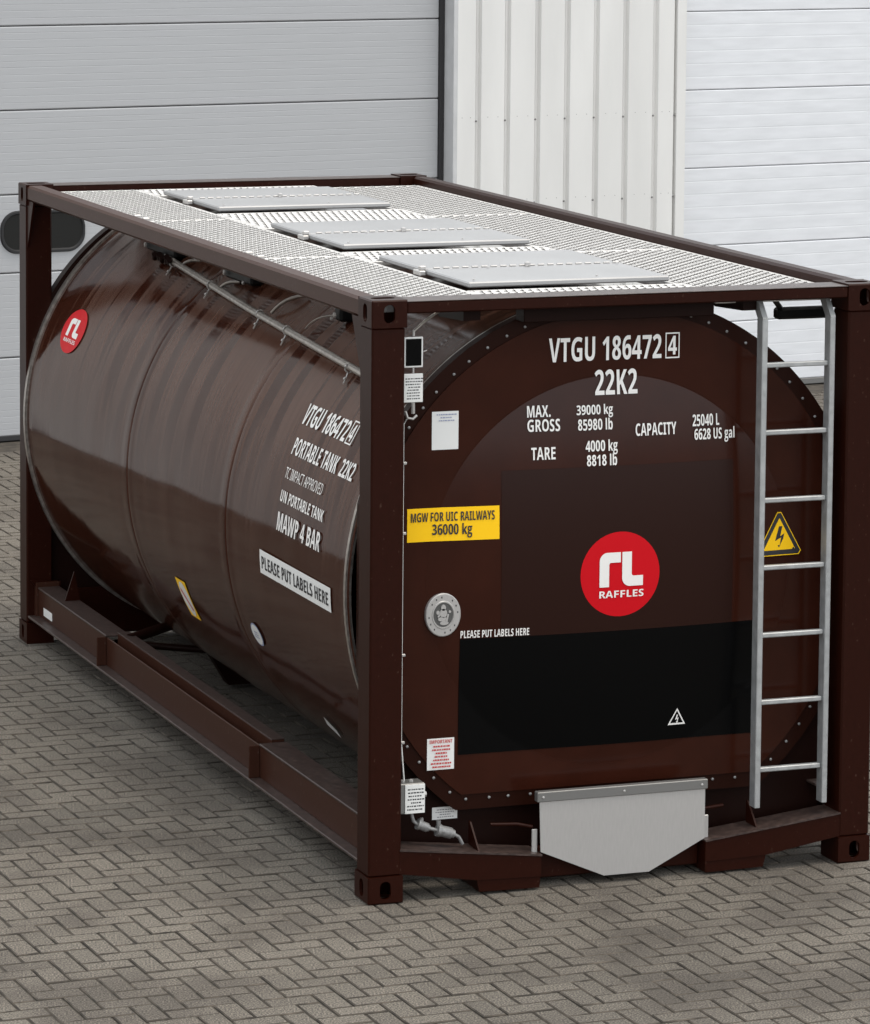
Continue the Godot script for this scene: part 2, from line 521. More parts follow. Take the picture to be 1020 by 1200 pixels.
# ---------------------------------------------------------------- warehouse
func build_warehouse() -> void:
	var wh := group("warehouse", self, "white ribbed metal warehouse wall between a grey and a white sectional door")
	wh.set_meta("category", "building")
	wh.position = Vector3(1.732, 0, -13.342)
	wh.rotation.y = atan2(0.149, 0.989)           # x along the wall, z towards the yard
	var P := 0.18                                  # the cladding stands this far before the doors
	# doors: sections with grooves
	rng.seed = 3
	var lefts := [0.035, 0.646, 1.299, 1.903, 2.55, 3.195, 3.84, 4.485]
	var ld := group("sectional_door", wh, "grey sectional door with a dark oval window")
	for i in lefts.size() - 1:
		var m := MB.new()
		var poly := PackedVector2Array()
		var y0: float = lefts[i] + 0.004
		var y1: float = lefts[i + 1] - 0.004
		poly.append(Vector2(-0.045, y0)); poly.append(Vector2(-0.006, y0)); poly.append(Vector2(0, y0 + 0.008))
		var k := int((y1 - y0) / 0.05)
		for j in range(1, k):
			var y := lerpf(y0, y1, float(j) / k) + rng.randf_range(-0.006, 0.006)
			poly.append(Vector2(0, y - 0.003)); poly.append(Vector2(-0.0012, y)); poly.append(Vector2(0, y + 0.003))
		poly.append(Vector2(0, y1 - 0.008)); poly.append(Vector2(-0.006, y1)); poly.append(Vector2(-0.045, y1))
		m.prism(poly, -3.5, 3.835, Transform3D(Basis(Vector3(0, 0, 1), Vector3.UP, Vector3(1, 0, 0)), Vector3.ZERO))
		node("door_section", m, M.door_grey, ld)
	var m2 := MB.new()
	m2.box(Vector3(-3.5, 0.0, -0.035), Vector3(3.83, 0.042, 0.004), 0.004)
	node("bottom_seal", m2, M.seal, ld)
	m2 = MB.new()
	m2.box(Vector3(3.838, 0, -0.06), Vector3(3.878, 5.0, 0.03), 0.004)
	node("side_seal", m2, M.seal, ld)
	# oval window
	var ring := MB.new()
	var wc := Vector2(0.362, 1.613)
	var o0 := PackedVector2Array()
	var o1 := PackedVector2Array()
	for q in [[Vector2(0.356, 0.166), 0.145], [Vector2(0.325, 0.135), 0.115]]:
		for k in 64:
			var a := TAU * (k + 0.5) / 64
			var hx: float = q[0].x - q[1]
			var hy: float = q[0].y - q[1]
			var p: Vector2 = wc + Vector2(signf(cos(a)) * hx, signf(sin(a)) * hy) + Vector2(cos(a), sin(a)) * q[1]
			if q[1] > 0.13: o0.append(p)
			else: o1.append(p)
	for k in 64:
		var l := (k + 1) % 64
		var mid := func(a: Vector2, b: Vector2, t: float, z: float) -> Vector3:
			var p := a.lerp(b, t)
			return Vector3(p.x, p.y, z)
		ring.quad(mid.call(o0[k], o1[k], 0.0, 0.001), mid.call(o0[l], o1[l], 0.0, 0.001), mid.call(o0[l], o1[l], 0.25, 0.02), mid.call(o0[k], o1[k], 0.25, 0.02), Vector3(o0[k].x - wc.x, o0[k].y - wc.y, 0.3))
		ring.quad(mid.call(o0[k], o1[k], 0.25, 0.02), mid.call(o0[l], o1[l], 0.25, 0.02), mid.call(o0[l], o1[l], 0.7, 0.02), mid.call(o0[k], o1[k], 0.7, 0.02), Vector3(0, 0, 1))
		ring.quad(mid.call(o0[k], o1[k], 0.7, 0.02), mid.call(o0[l], o1[l], 0.7, 0.02), mid.call(o0[l], o1[l], 1.0, 0.006), mid.call(o0[k], o1[k], 1.0, 0.006), Vector3(wc.x - o0[k].x, wc.y - o0[k].y, 0.5))
	node("window_frame", ring, M.rubber, ld)
	var pane := MB.new()
	pane.sheet(o1, func(p: Vector2) -> Vector3: return Vector3(p.x, p.y, 0.006), Vector3(0, 0, 1))
	node("window", pane, M.pane, ld)

	# reveal and cladding
	var rv := MB.new()
	rv.box(Vector3(3.88, 0, -0.3), Vector3(4.02, 5.2, P - 0.002), 0.003)
	node("door_jamb", rv, M.reveal, wh)
	var ribs := [3.882, 4.104, 4.375, 4.66, 4.94, 5.218, 5.502, 5.793, 6.0, 6.09]
	var sc := MB.new()
	for i in ribs.size() - 1:
		var a: float = ribs[i]
		var b: float = ribs[i + 1]
		var m := MB.new()
		var poly := PackedVector2Array()
		var last := i >= ribs.size() - 2
		poly.append(Vector2(a + 0.001, P - 0.09)); poly.append(Vector2(b - 0.001, P - 0.09))
		if last:
			poly.append(Vector2(b - 0.001, P + 0.012)); poly.append(Vector2(a + 0.004, P + 0.012)); poly.append(Vector2(a + 0.001, P + 0.006))
		else:
			# flat pan, then a narrow raised lap along its right edge and a groove beside it
			poly.append(Vector2(b - 0.001, P - 0.034)); poly.append(Vector2(b - 0.012, P - 0.034)); poly.append(Vector2(b - 0.022, P))
			poly.append(Vector2(a + 0.034, P)); poly.append(Vector2(a + 0.022, P - 0.034)); poly.append(Vector2(a + 0.001, P - 0.034))
		m.prism(poly, 0.08, 5.6, Transform3D(Basis(Vector3(1, 0, 0), Vector3(0, 0, 1), Vector3(0, -1, 0)), Vector3(0, 5.68, 0)))
		node("cladding_sheet", m, M.cladding, wh)
		for y in [2.37, 1.69, 0.95]:
			if i > 0 and i < ribs.size() - 1: sc.stud(Vector3(a - 0.016, y, P - 0.004), Vector3(0, 0, 1), 0.009, 0.012)
			for e in 2: sc.stud(Vector3(lerpf(a, b, 0.35 + 0.35 * e), y + 0.03, P - 0.001), Vector3(0, 0, 1), 0.003, 0.004)
	node("screws", sc, M.strip, wh)
	var base := MB.new()
	base.box(Vector3(3.87, 0, P - 0.12), Vector3(6.1, 0.09, P + 0.02), 0.005)
	node("plinth", base, M.concrete, wh)
	# right door
	var rd := group("sectional_door", wh, "white sectional door with shallow ribs")
	for i in 7:
		var y0 := 0.05 if i == 0 else 0.58 + 0.659 * (i - 1)
		var y1 := 0.58 + 0.659 * i
		y0 += 0.0025
		y1 -= 0.0025
		var m := MB.new()
		var poly := PackedVector2Array()
		poly.append(Vector2(-0.045, y0)); poly.append(Vector2(-0.006, y0)); poly.append(Vector2(0, y0 + 0.008))
		var k := 6 if i > 0 else 5
		for j in range(1, k):
			var y := lerpf(y0, y1, float(j) / k)
			poly.append(Vector2(0, y - 0.008)); poly.append(Vector2(-0.0007, y - 0.001)); poly.append(Vector2(-0.0007, y + 0.001)); poly.append(Vector2(0, y + 0.008))
		poly.append(Vector2(0, y1 - 0.008)); poly.append(Vector2(-0.006, y1)); poly.append(Vector2(-0.045, y1))
		m.prism(poly, 6.07, 12.0, Transform3D(Basis(Vector3(0, 0, 1), Vector3.UP, Vector3(1, 0, 0)), Vector3.ZERO))
		node("door_section", m, M.door_white, rd)
	m2 = MB.new()
	m2.box(Vector3(6.1, 0.0, -0.035), Vector3(12.0, 0.05, 0.004), 0.004)
	node("bottom_seal", m2, M.strip, rd)
	# the hall behind and above
	var hall := MB.new()
	hall.box(Vector3(-12, 0, -14), Vector3(20, 7.0, -0.32))
	node("hall", hall, M.cladding, wh)
	var lintel := MB.new()
	lintel.box(Vector3(-12, 4.7, -0.3), Vector3(20, 7.0, P - 0.1))
	node("upper_wall", lintel, M.cladding, wh)
	var side := MB.new()
	side.box(Vector3(-12, 0, -0.3), Vector3(-3.52, 4.69, P))
	node("side_wall", side, M.cladding, wh)
	side = MB.new()
	side.box(Vector3(12.02, 0, -0.3), Vector3(20, 4.69, P))
	node("side_wall", side, M.cladding, wh)

# ---------------------------------------------------------------- tank container
# corner casting with oval holes; s = which way its outer faces look
func casting(at: Vector3, s: Vector3) -> void:
	var size := Vector3(0.162, 0.121, 0.178)
	var m := MB.new()
	var b := 0.006
	for k in 3:
		var i := (k + 1) % 3
		var j := (k + 2) % 3
		var o := Vector3.ZERO
		o[k] = s[k]
		var lo := Vector2(b, b)
		var hi := Vector2(size[i] - b, size[j] - b)
		var put := func(p: Vector2, d: float) -> Vector3:
			var q := Vector3.ZERO
			q[i] = -s[i] * p.x; q[j] = -s[j] * p.y; q[k] = -s[k] * d
			return at + q
		# oval hole: upright on the sides
		var c := Vector2(size[i] / 2, size[j] / 2)
		var hr := Vector2(0.026, 0.04)
		if k == 0: hr = Vector2(0.04, 0.026)
		if k == 1: hr = Vector2(0.03, 0.055)
		var K := 32
		var inn := []
		var outp := []
		for q in K:
			var a := TAU * (q + 0.5) / K
			var r: float = minf(hr.x, hr.y)
			var p := Vector2(cos(a), sin(a)) * r + Vector2(signf(cos(a)) * (hr.x - r), signf(sin(a)) * (hr.y - r))
			inn.append(c + p)
			var d := Vector2(cos(a), sin(a))
			var tx := (c.x - b) / absf(d.x)
			var ty := (c.y - b) / absf(d.y)
			outp.append(c + d * minf(tx, ty))
		for q in K:
			var l := (q + 1) % K
			m.quad(put.call(outp[q], 0.0), put.call(outp[l], 0.0), put.call(inn[l], 0.0), put.call(inn[q], 0.0), o)
			var away: Vector3 = put.call(c, 0.0) - put.call(inn[q], 0.0)
			m.quad(put.call(inn[q], 0.0), put.call(inn[l], 0.0), put.call(inn[l], 0.014), put.call(inn[q], 0.014), away)
			# the corner of the rectangle that the fan skips
			var e1: Vector2 = outp[q]
			var e2: Vector2 = outp[l]
			if absf(e1.x - e2.x) > 1e-5 and absf(e1.y - e2.y) > 1e-5:
				var corner := Vector2(lo.x if e1.x < c.x else hi.x, lo.y if e1.y < c.y else hi.y)
				m.flat(put.call(e1, 0.0), put.call(corner, 0.0), put.call(e2, 0.0), o)
		# inner faces
		var back := -o
		var dd := size[k]
		m.quad(put.call(Vector2(0, 0), dd), put.call(Vector2(size[i], 0), dd), put.call(size_v(size[i], size[j]), dd), put.call(Vector2(0, size[j]), dd), back)
		m.quad(put.call(lo, 0.015), put.call(Vector2(hi.x, lo.y), 0.015), put.call(hi, 0.015), put.call(Vector2(lo.x, hi.y), 0.015), back) if false else null
	# chamfers along the outer edges
	for k in 3:
		var i := (k + 1) % 3
		var j := (k + 2) % 3
		var e := func(di: float, dj: float, dk: float) -> Vector3:
			var q := Vector3.ZERO
			q[i] = -s[i] * di; q[j] = -s[j] * dj; q[k] = -s[k] * dk
			return at + q
		var o := Vector3.ZERO
		o[i] = s[i]; o[j] = s[j]
		m.quad(e.call(0, b, b), e.call(b, 0, b), e.call(b, 0, size[k]), e.call(0, b, size[k]), o)
		# far strips of the two outer faces beside the inner edges
		for w in 2:
			var f0: int = [i, j][w]
			var f1: int = [j, i][w]
			var strip := func(d0: float, dk: float) -> Vector3:
				var q := Vector3.ZERO
				q[f0] = 0.0; q[f1] = -s[f1] * d0; q[k] = -s[k] * dk
				return at + q
			var oo := Vector3.ZERO
			oo[f0] = s[f0]
			m.quad(strip.call(size[f1] - b, b), strip.call(size[f1], b), strip.call(size[f1], size[k]), strip.call(size[f1] - b, size[k]), oo)
	m.flat(at - s * Vector3(0, b, b), at - s * Vector3(b, 0, b), at - s * Vector3(b, b, 0), s)
	node("corner_casting", m, M.frame, tank)

func size_v(a: float, b: float) -> Vector2:
	return Vector2(a, b)

func beam(called: String, lo: Vector3, hi: Vector3, bevel := 0.006, mat: Material = null, label := "", parent: Node = null) -> MeshInstance3D:
	var m := MB.new()
	m.box(lo, hi, bevel)
	return node(called, m, mat if mat else M.frame, parent if parent else tank, label)

# outline of the end: an ellipse cut at its sides, top and lower corners
func outline(grow: float, top: float) -> PackedVector2Array:
	var e := circle_poly(Vector2(CX, 1.36), Vector2(1.175 + grow, 1.195 + grow), 128)
	var g := grow
	var box := PackedVector2Array([Vector2(0.41 - g * 0.5, 0.41 - g), Vector2(2.02 + g * 0.5, 0.41 - g), Vector2(2.32 + g, 0.74 - g * 0.4), Vector2(2.32 + g, top), Vector2(0.1 - g, top), Vector2(0.1 - g, 0.74 - g * 0.4)])
	return Geometry2D.intersect_polygons(e, box)[0]

func build_tank_container() -> void:
	tank = group("tank_container", self, "dark brown framed tank container with white lettering and aluminium walkway on the yard")
	tank.set_meta("category", "tank container")
	# ---- corner castings, posts, rails
	for sx in [-1.0, 1.0]:
		for sy in [-1.0, 1.0]:
			for sz in [-1.0, 1.0]:
				casting(Vector3(0.0 if sx < 0 else W, 0.0 if sy < 0 else H, -L if sz < 0 else 0.0), Vector3(sx, sy, sz))
	for x in [0.004, W - 0.156]:
		for z in [-0.165, -L + 0.008]:
			beam("corner_post", Vector3(x, 0.121, z), Vector3(x + 0.152, H - 0.121, z + 0.157), 0.008)
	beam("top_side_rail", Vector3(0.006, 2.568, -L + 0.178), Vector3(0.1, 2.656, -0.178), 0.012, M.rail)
	beam("top_side_rail", Vector3(W - 0.085, 2.568, -L + 0.178), Vector3(W - 0.006, 2.656, -0.178), 0.012, M.frame)
	beam("top_end_rail", Vector3(0.162, 2.598, -0.165), Vector3(W - 0.162, 2.649, -0.003), 0.006)
	beam("top_end_rail", Vector3(0.162, 2.598, -L + 0.003), Vector3(W - 0.162, 2.649, -L + 0.165), 0.006)
	for z in [-0.166, -L + 0.002]:
		beam("rail_sheen_cap", Vector3(0.1625, 2.6485, z), Vector3(W - 0.1625, 2.6525, z + 0.164), 0.001, M.sky_sheen)  # thin plate added to carry the painted sky reflection on the rail top
	# gussets at the far and near posts under the side rails
	for z in [[-L + 0.165, 1.0], [-0.165, -1.0]]:
		var g := MB.new()
		var tri := PackedVector2Array([Vector2(z[0], 2.568), Vector2(z[0] + z[1] * 0.13, 2.568), Vector2(z[0], 2.3)])
		g.prism(tri, 0.012, 0.024, Transform3D(Basis(Vector3(0, 0, 1), Vector3.UP, Vector3(1, 0, 0)), Vector3.ZERO))
		node("gusset", g, M.frame, tank)
		g = MB.new()
		g.prism(tri, W - 0.024, W - 0.012, Transform3D(Basis(Vector3(0, 0, 1), Vector3.UP, Vector3(1, 0, 0)), Vector3.ZERO))
		node("gusset", g, M.frame, tank)
	# ---- bottom side rails: web, flanges, stiffeners
	for s in [0, 1]:
		var X := func(x: float) -> float: return x if s == 0 else W - x
		var br := group("bottom_side_rail", tank)
		var bar := func(called: String, x0: float, x1: float, y0: float, y1: float, z0: float, z1: float, bv := 0.003, mat: Material = null) -> void:
			var m := MB.new()
			var a: float = X.call(x0)
			var b: float = X.call(x1)
			m.box(Vector3(minf(a, b), y0, z0), Vector3(maxf(a, b), y1, z1), bv)
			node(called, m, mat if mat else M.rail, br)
		bar.call("web", 0.066, 0.076, 0.166, 0.322, -L + 0.17, -0.17)
		bar.call("bottom_flange", 0.008, 0.13, 0.152, 0.166, -L + 0.17, -0.17, 0.003, M.sky_sheen)
		bar.call("top_flange", 0.06, 0.19, 0.322, 0.334, -L + 0.2, -4.42, 0.003, M.sky_sheen)
		bar.call("top_flange", 0.06, 0.2, 0.322, 0.334, -1.73, -0.17, 0.003, M.sky_sheen)
		bar.call("inner_box", 0.125, 0.19, 0.2, 0.344, -4.415, -1.735, 0.003)
		bar.call("box_sheen_cap", 0.124, 0.192, 0.344, 0.348, -4.415, -1.735, 0.001, M.sky_sheen)  # added strip, its lighter colour stands for sky reflected on the box top
		for z in [-4.43, -1.74]: bar.call("stiffener", 0.012, 0.066, 0.166, 0.322, z - 0.005, z + 0.005)
		bar.call("end_plate", 0.05, 0.19, 0.13, 0.36, -L + 0.155, -L + 0.2)
	var spike := MB.new()
	spike.prism(PackedVector2Array([Vector2(0.1, 0.334), Vector2(0.19, 0.334), Vector2(0.155, 0.5)]), -5.42, -5.41)
	node("gusset", spike, M.frame, tank)
	spike = MB.new()
	spike.prism(PackedVector2Array([Vector2(0.05, 0.334), Vector2(0.2, 0.334), Vector2(0.2, 0.36), Vector2(0.02, 0.375)]), -5.88, -5.865)
	node("gusset", spike, M.frame, tank)
	var mark := MB.new()
	mark.box(Vector3(0.063, 0.19, -5.74), Vector3(0.0655, 0.235, -5.56))
	node("rail_label", mark, M.sticker, tank, "small white label on the bottom rail")
	letters("4000 kg", Rect2(-5.5, 0.262, 0.3, 0.04), func(p: Vector2) -> Vector3: return Vector3(0.065, p.y, p.x), Vector3(-1, 0, 0), M.grey_ink, tank) if false else null
	# ---- saddles and braces under the tank
	for z in [-4.43, -1.74]:
		var sd := MB.new()
		var poly := PackedVector2Array([Vector2(0.75, 0.02), Vector2(W - 0.75, 0.02)])
		for k in 13:
			var a := deg_to_rad(-62.0 - 56.0 * k / 12.0)
			poly.append(Vector2(CX + (RX + 0.004) * cos(a), CY + (RY + 0.004) * sin(a)))
		sd.prism(poly, z - 0.04, z + 0.04)
		node("saddle", sd, M.dark, tank)
	var bc := MB.new()
	bc.tube(PackedVector3Array([Vector3(0.16, 0.33, -4.3), Vector3(0.62, 0.38, -4.55)]), 0.03, 8)
	bc.tube(PackedVector3Array([Vector3(0.16, 0.25, -4.6), Vector3(0.9, 0.2, -4.3)]), 0.02, 8)
	node("brace", bc, M.dark, tank)
	var belly := MB.new()
	belly.box(Vector3(0.3, 0.03, -L + 0.1), Vector3(W - 0.3, 0.3, -L + 0.14), 0.005)
	node("end_beam", belly, M.frame, tank)
	belly = MB.new()
	belly.box(Vector3(0.158, 0.02, -L + 0.09), Vector3(W - 0.158, 1.0, -L + 0.098), 0.0)
	node("rear_skirt", belly, M.dark, tank)

	build_shell()
	build_end_panel()
	build_front_beam()
	build_ladder()
	build_walkway()
	build_fittings()
	build_side_marks()

func build_shell() -> void:
	var sh := group("tank_shell", tank)
	var cuts := [-5.885, -3.8, -2.09, -0.285]
	var wob := FastNoiseLite.new()
	wob.seed = 12; wob.frequency = 0.8; wob.fractal_octaves = 2
	for i in 3:
		var m := MB.new()
		var z0: float = cuts[i]
		var z1: float = cuts[i + 1]
		var nz := int((z1 - z0) / 0.06) + 4
		var zs := [z0, z0 + 0.004, z0 + 0.02]
		for k in range(1, nz): zs.append(lerpf(z0 + 0.02, z1 - 0.02, float(k) / nz))
		zs.append_array([z1 - 0.02, z1 - 0.004, z1])
		var rad := func(z: float, deg: float) -> float:
			var e := minf(z - z0, z1 - z)
			var r := wob.get_noise_2d(z * 0.9, deg * 0.022) * 0.004 + wob.get_noise_2d(z * 3.1 + 40.0, deg * 0.03) * 0.0007
			# the sheet is rolled in a little along its seams, and a shallow bead runs beside them
			r -= 0.005 * (1.0 - smoothstep(0.0, 0.016, e))
			r += 0.0015 * exp(-pow((e - 0.05) / 0.02, 2.0))
			return r
		var NA := 144
		var pt := func(z: float, deg: float) -> Vector3: return on_shell(z, deg, rad.call(z, deg))
		var nor := func(z: float, deg: float) -> Vector3:
			var dz: Vector3 = pt.call(minf(z + 0.003, z1), deg) - pt.call(maxf(z - 0.003, z0), deg)
			var da: Vector3 = pt.call(z, deg + 0.5) - pt.call(z, deg - 0.5)
			var q := dz.cross(da).normalized()
			var a := deg_to_rad(deg)
			return q if q.dot(Vector3(-cos(a), sin(a), 0)) > 0 else -q
		var grid := []
		for z in zs:
			var row := []
			for k in NA + 1:
				var deg := -180.0 + 360.0 * k / NA
				row.append([pt.call(z, deg), nor.call(z, deg), Vector2((z + 6.0) / 6.0, (deg + 70.0) / 170.0)])
			grid.append(row)
		for a in zs.size() - 1:
			for k in NA:
				var p: Array = grid[a][k]
				var q: Array = grid[a][k + 1]
				var r: Array = grid[a + 1][k + 1]
				var s: Array = grid[a + 1][k]
				m.tri(p[0], q[0], r[0], p[1], q[1], r[1], p[2], q[2], r[2])
				m.tri(p[0], r[0], s[0], p[1], r[1], s[1], p[2], r[2], s[2])
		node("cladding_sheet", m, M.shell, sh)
	# bright trim rings beside the two ends and the dark flanges
	for q in [[-5.895, -5.86, 0.014], [-0.325, -0.3, 0.009]]:
		var m := MB.new()
		for k in 180:
			var a0 := -180.0 + 2.0 * k
			for w in [[q[0], q[1], q[2], q[2]], [q[0], q[0], -0.02, q[2]], [q[1], q[1], q[2], -0.02]]:
				var o := on_shell(0, a0 + 1.0, 1.0) - Vector3(CX, CY, 0)
				if w[0] == w[1]: o = Vector3(0, 0, -1 if w[0] == q[0] else 1)
				m.quad(on_shell(w[0], a0, w[2]), on_shell(w[1], a0, w[3]), on_shell(w[1], a0 + 2.0, w[3]), on_shell(w[0], a0 + 2.0, w[2]), o)
		node("trim_ring", m, M.steel, sh, "bright steel trim ring at the tank end")
	var fl := MB.new()
	fl.prism(outline(0.075, 2.59), -5.98, -5.9)
	node("rear_flange", fl, M.dark, sh)

func build_end_panel() -> void:
	var ep := group("end_panel", tank)
	var inner := outline(0.0, 2.516)
	var outer := outline(0.07, 2.592)
	var m := MB.new()
	m.prism(outer, -0.262, -0.203)
	node("flange", m, M.flange, ep)
	m = MB.new()
	m.prism(inner, -0.22, ZP)
	node("panel_sheet", m, M.panel, ep)
	# dished middle
	m = MB.new()
	var K := 120
	var radii := [0.0, 0.1, 0.2, 0.3, 0.4, 0.5, 0.6, 0.68, 0.74, 0.79, 0.82, 0.835, 0.844, 0.85, 0.856, 0.862, 0.868, 0.874, 0.8799]
	var c := Vector2(1.215, 1.385)
	for k in K:
		for i in radii.size() - 1:
			var q := []
			for w in [[0, 0], [1, 0], [1, 1], [0, 1]]:
				var a: float = TAU * (k + w[1]) / K
				var r: float = radii[i + w[0]]
				var p := c + Vector2(cos(a), sin(a)) * r
				var s := 2.0 * 0.055 * r / (0.88 * 0.88)
				q.append([on_panel(p, 0.0), Vector3(cos(a) * s, sin(a) * s, 1).normalized()])
			m.tri(q[0][0], q[1][0], q[2][0], q[0][1], q[1][1], q[2][1])
			if i > 0: m.tri(q[0][0], q[2][0], q[3][0], q[0][1], q[2][1], q[3][1])
		var a0 := TAU * k / K
		var a1 := TAU * (k + 1) / K
		var p0 := c + Vector2(cos(a0), sin(a0)) * 0.8799
		var p1 := c + Vector2(cos(a1), sin(a1)) * 0.8799
		m.quad(on_panel(p0, 0.0), on_panel(p1, 0.0), Vector3(c.x + cos(a1) * 0.886, c.y + sin(a1) * 0.886, ZP), Vector3(c.x + cos(a0) * 0.886, c.y + sin(a0) * 0.886, ZP), Vector3(cos(a0), sin(a0), 1))
	node("dished_centre", m, M.panel, ep)
	# bolts along the edge of the panel, on the flange
	var bolts := outline(0.022, 2.535)
	var len := 0.0
	for i in bolts.size(): len += bolts[i].distance_to(bolts[(i + 1) % bolts.size()])
	var next := 0.06
	var run := 0.0
	var one := MB.new()
	one.stud(Vector3.ZERO, Vector3(0, 0, 1), 0.0068, 0.008)
	var head := one.mesh()
	for i in bolts.size():
		var a := bolts[i]
		var b := bolts[(i + 1) % bolts.size()]
		var d := a.distance_to(b)
		while next < run + d:
			var p := a.lerp(b, (next - run) / d)
			node("bolt", head, M.fitting, ep).position = Vector3(p.x, p.y, -0.203)
			next += 0.1 + 0.012 * sin(next * 37.0)
		run += d
	# dark box over the panel, under the rail
	beam("top_box", Vector3(0.745, 2.527, -0.2), Vector3(1.66, 2.597, -0.1), 0.004, M.dark)
	# skirt below the panel
	m = MB.new()
	m.box(Vector3(0.14, 0.13, -0.282), Vector3(W - 0.14, 0.9, -0.265), 0.0)
	node("skirt", m, M.dark, ep)
	# patches on the panel
	sticker("repainted_patch", Rect2(0.675, 1.1, 1.125, 0.762), func(p: Vector2) -> Vector3: return on_panel(p, 0.0018), Vector3(0, 0, 1), M.patch, ep, "darker brown repainted rectangle on the panel", 30, 24)
	sticker("black_decal", Rect2(0.488, 0.592, 1.44, 0.525), func(p: Vector2) -> Vector3: return on_panel(p, 0.003), Vector3(0, 0, 1), M.decal_black, ep, "wide black rectangle across the lower panel", 96, 40)

	var o := Vector3(0, 0, 1)
	var at := func(p: Vector2) -> Vector3: return on_panel(p, 0.006)
	var T := func(s: String, x0: float, x1: float, y0: float, y1: float) -> void:
		letters(s, Rect2(x0, y0, x1 - x0, y1 - y0), at, o, M.white, ep)
	T.call("VTGU 186472", 0.901, 1.445, 2.333, 2.442)
	T.call("4", 1.477, 1.52, 2.347, 2.432)
	var fr := MB.new()
	for q in [[1.464, 2.331, 1.533, 2.337], [1.464, 2.441, 1.533, 2.447], [1.464, 2.3371, 1.469, 2.4409], [1.528, 2.3371, 1.533, 2.4409]]:
		fr.quad(at.call(Vector2(q[0], q[1])), at.call(Vector2(q[2], q[1])), at.call(Vector2(q[2], q[3])), at.call(Vector2(q[0], q[3])), o)
	node("check_digit_frame", fr, M.white, ep)
	T.call("22K2", 1.122, 1.327, 2.18, 2.292)
	T.call("MAX.", 0.798, 0.908, 2.092, 2.145)
	T.call("GROSS", 0.798, 0.951, 2.028, 2.083)
	T.call("39000 kg", 1.031, 1.205, 2.08, 2.14)
	T.call("85980 lb", 1.036, 1.202, 2.025, 2.078)
	T.call("TARE", 0.813, 0.927, 1.904, 1.96)
	T.call("4000 kg", 1.07, 1.224, 1.914, 1.982)
	T.call("8818 lb", 1.075, 1.22, 1.865, 1.918)
	T.call("CAPACITY", 1.313, 1.514, 1.99, 2.046)
	T.call("25040 L", 1.596, 1.731, 2.019, 2.073)
	T.call("6628 US gal", 1.604, 1.808, 1.942, 2.01)
	letters("PLEASE PUT LABELS HERE", Rect2(0.489, 1.121, 0.317, 0.034), at, o, M.white, ep)
	# stickers
	var st := sticker("white_sticker", Rect2(0.352, 1.966, 0.125, 0.17), func(p: Vector2) -> Vector3: return on_panel(p, 0.002), o, M.sticker, tank, "white rectangular sticker on the upper left of the end panel")
	print_rows(Rect2(0.37, 2.09, 0.09, 0.04), 3, at, o, M.blue_ink, st, 4, 0.35)
	st = sticker("yellow_sticker", Rect2(0.24, 1.56, 0.424, 0.149), func(p: Vector2) -> Vector3: return on_panel(p, 0.002), o, M.yellow, tank, "yellow railway weight sticker", 16, 6)
	letters("MGW FOR UIC RAILWAYS", Rect2(0.256, 1.648, 0.385, 0.042), at, o, M.ink, st)
	letters("36000 kg", Rect2(0.356, 1.572, 0.182, 0.066), at, o, M.ink, st)
	st = sticker("red_print_sticker", Rect2(0.342, 0.532, 0.128, 0.142), func(p: Vector2) -> Vector3: return on_panel(p, 0.002), o, M.sticker, tank, "white sticker with red print")
	letters("IMPORTANT", Rect2(0.352, 0.652, 0.108, 0.016), at, o, M.red_ink, st)
	print_rows(Rect2(0.354, 0.538, 0.104, 0.108), 7, at, o, M.red_ink, st, 8, 0.5)
	# round red emblem
	logo(Vector2(1.237, 1.374), 0.192, func(p: Vector2) -> Vector3: return on_panel(p, 0.003), func(p: Vector2) -> Vector3: return on_panel(p, 0.006), o)
	# warning triangles
	var t0 := Vector2(2.04, 1.49)
	warning(t0, 0.235, at, o)
	var st2 := MB.new()
	var big := tri_poly(Vector2(1.54, 0.69), 0.088, 0.0)
	var small := tri_poly(Vector2(1.54, 0.69), 0.066, 0.0)
	for k in 3:
		var l := (k + 1) % 3
		st2.quad(at.call(big[k]), at.call(big[l]), at.call(small[l]), at.call(small[k]), o)
	bolt_sign(st2, Vector2(1.54, 0.685), 0.04, at, o)
	node("white_warning_triangle", st2, M.white, tank, "small white outlined warning triangle on the black rectangle")
	# silver medallion
	medallion(Vector2(0.407, 1.231))

func tri_poly(c: Vector2, side: float, y: float) -> PackedVector2Array:
	var h := side * 0.88
	return PackedVector2Array([c + Vector2(-side / 2, -h * 0.4 + y), c + Vector2(side / 2, -h * 0.4 + y), c + Vector2(0, h * 0.6 + y)])

func bolt_sign(m: MB, c: Vector2, h: float, at: Callable, o: Vector3) -> void:
	# a bent arrow pointing down
	var s := h / 100.0
	var p := PackedVector2Array()
	for q in [[-2, 50], [14, 50], [4, 8], [24, 20], [12, -30], [20, -30], [4, -50], [-8, -28], [2, -29], [8, 3], [-20, -10]]: p.append(c + Vector2(q[0], q[1]) * s)
	m.sheet(p, at, o)

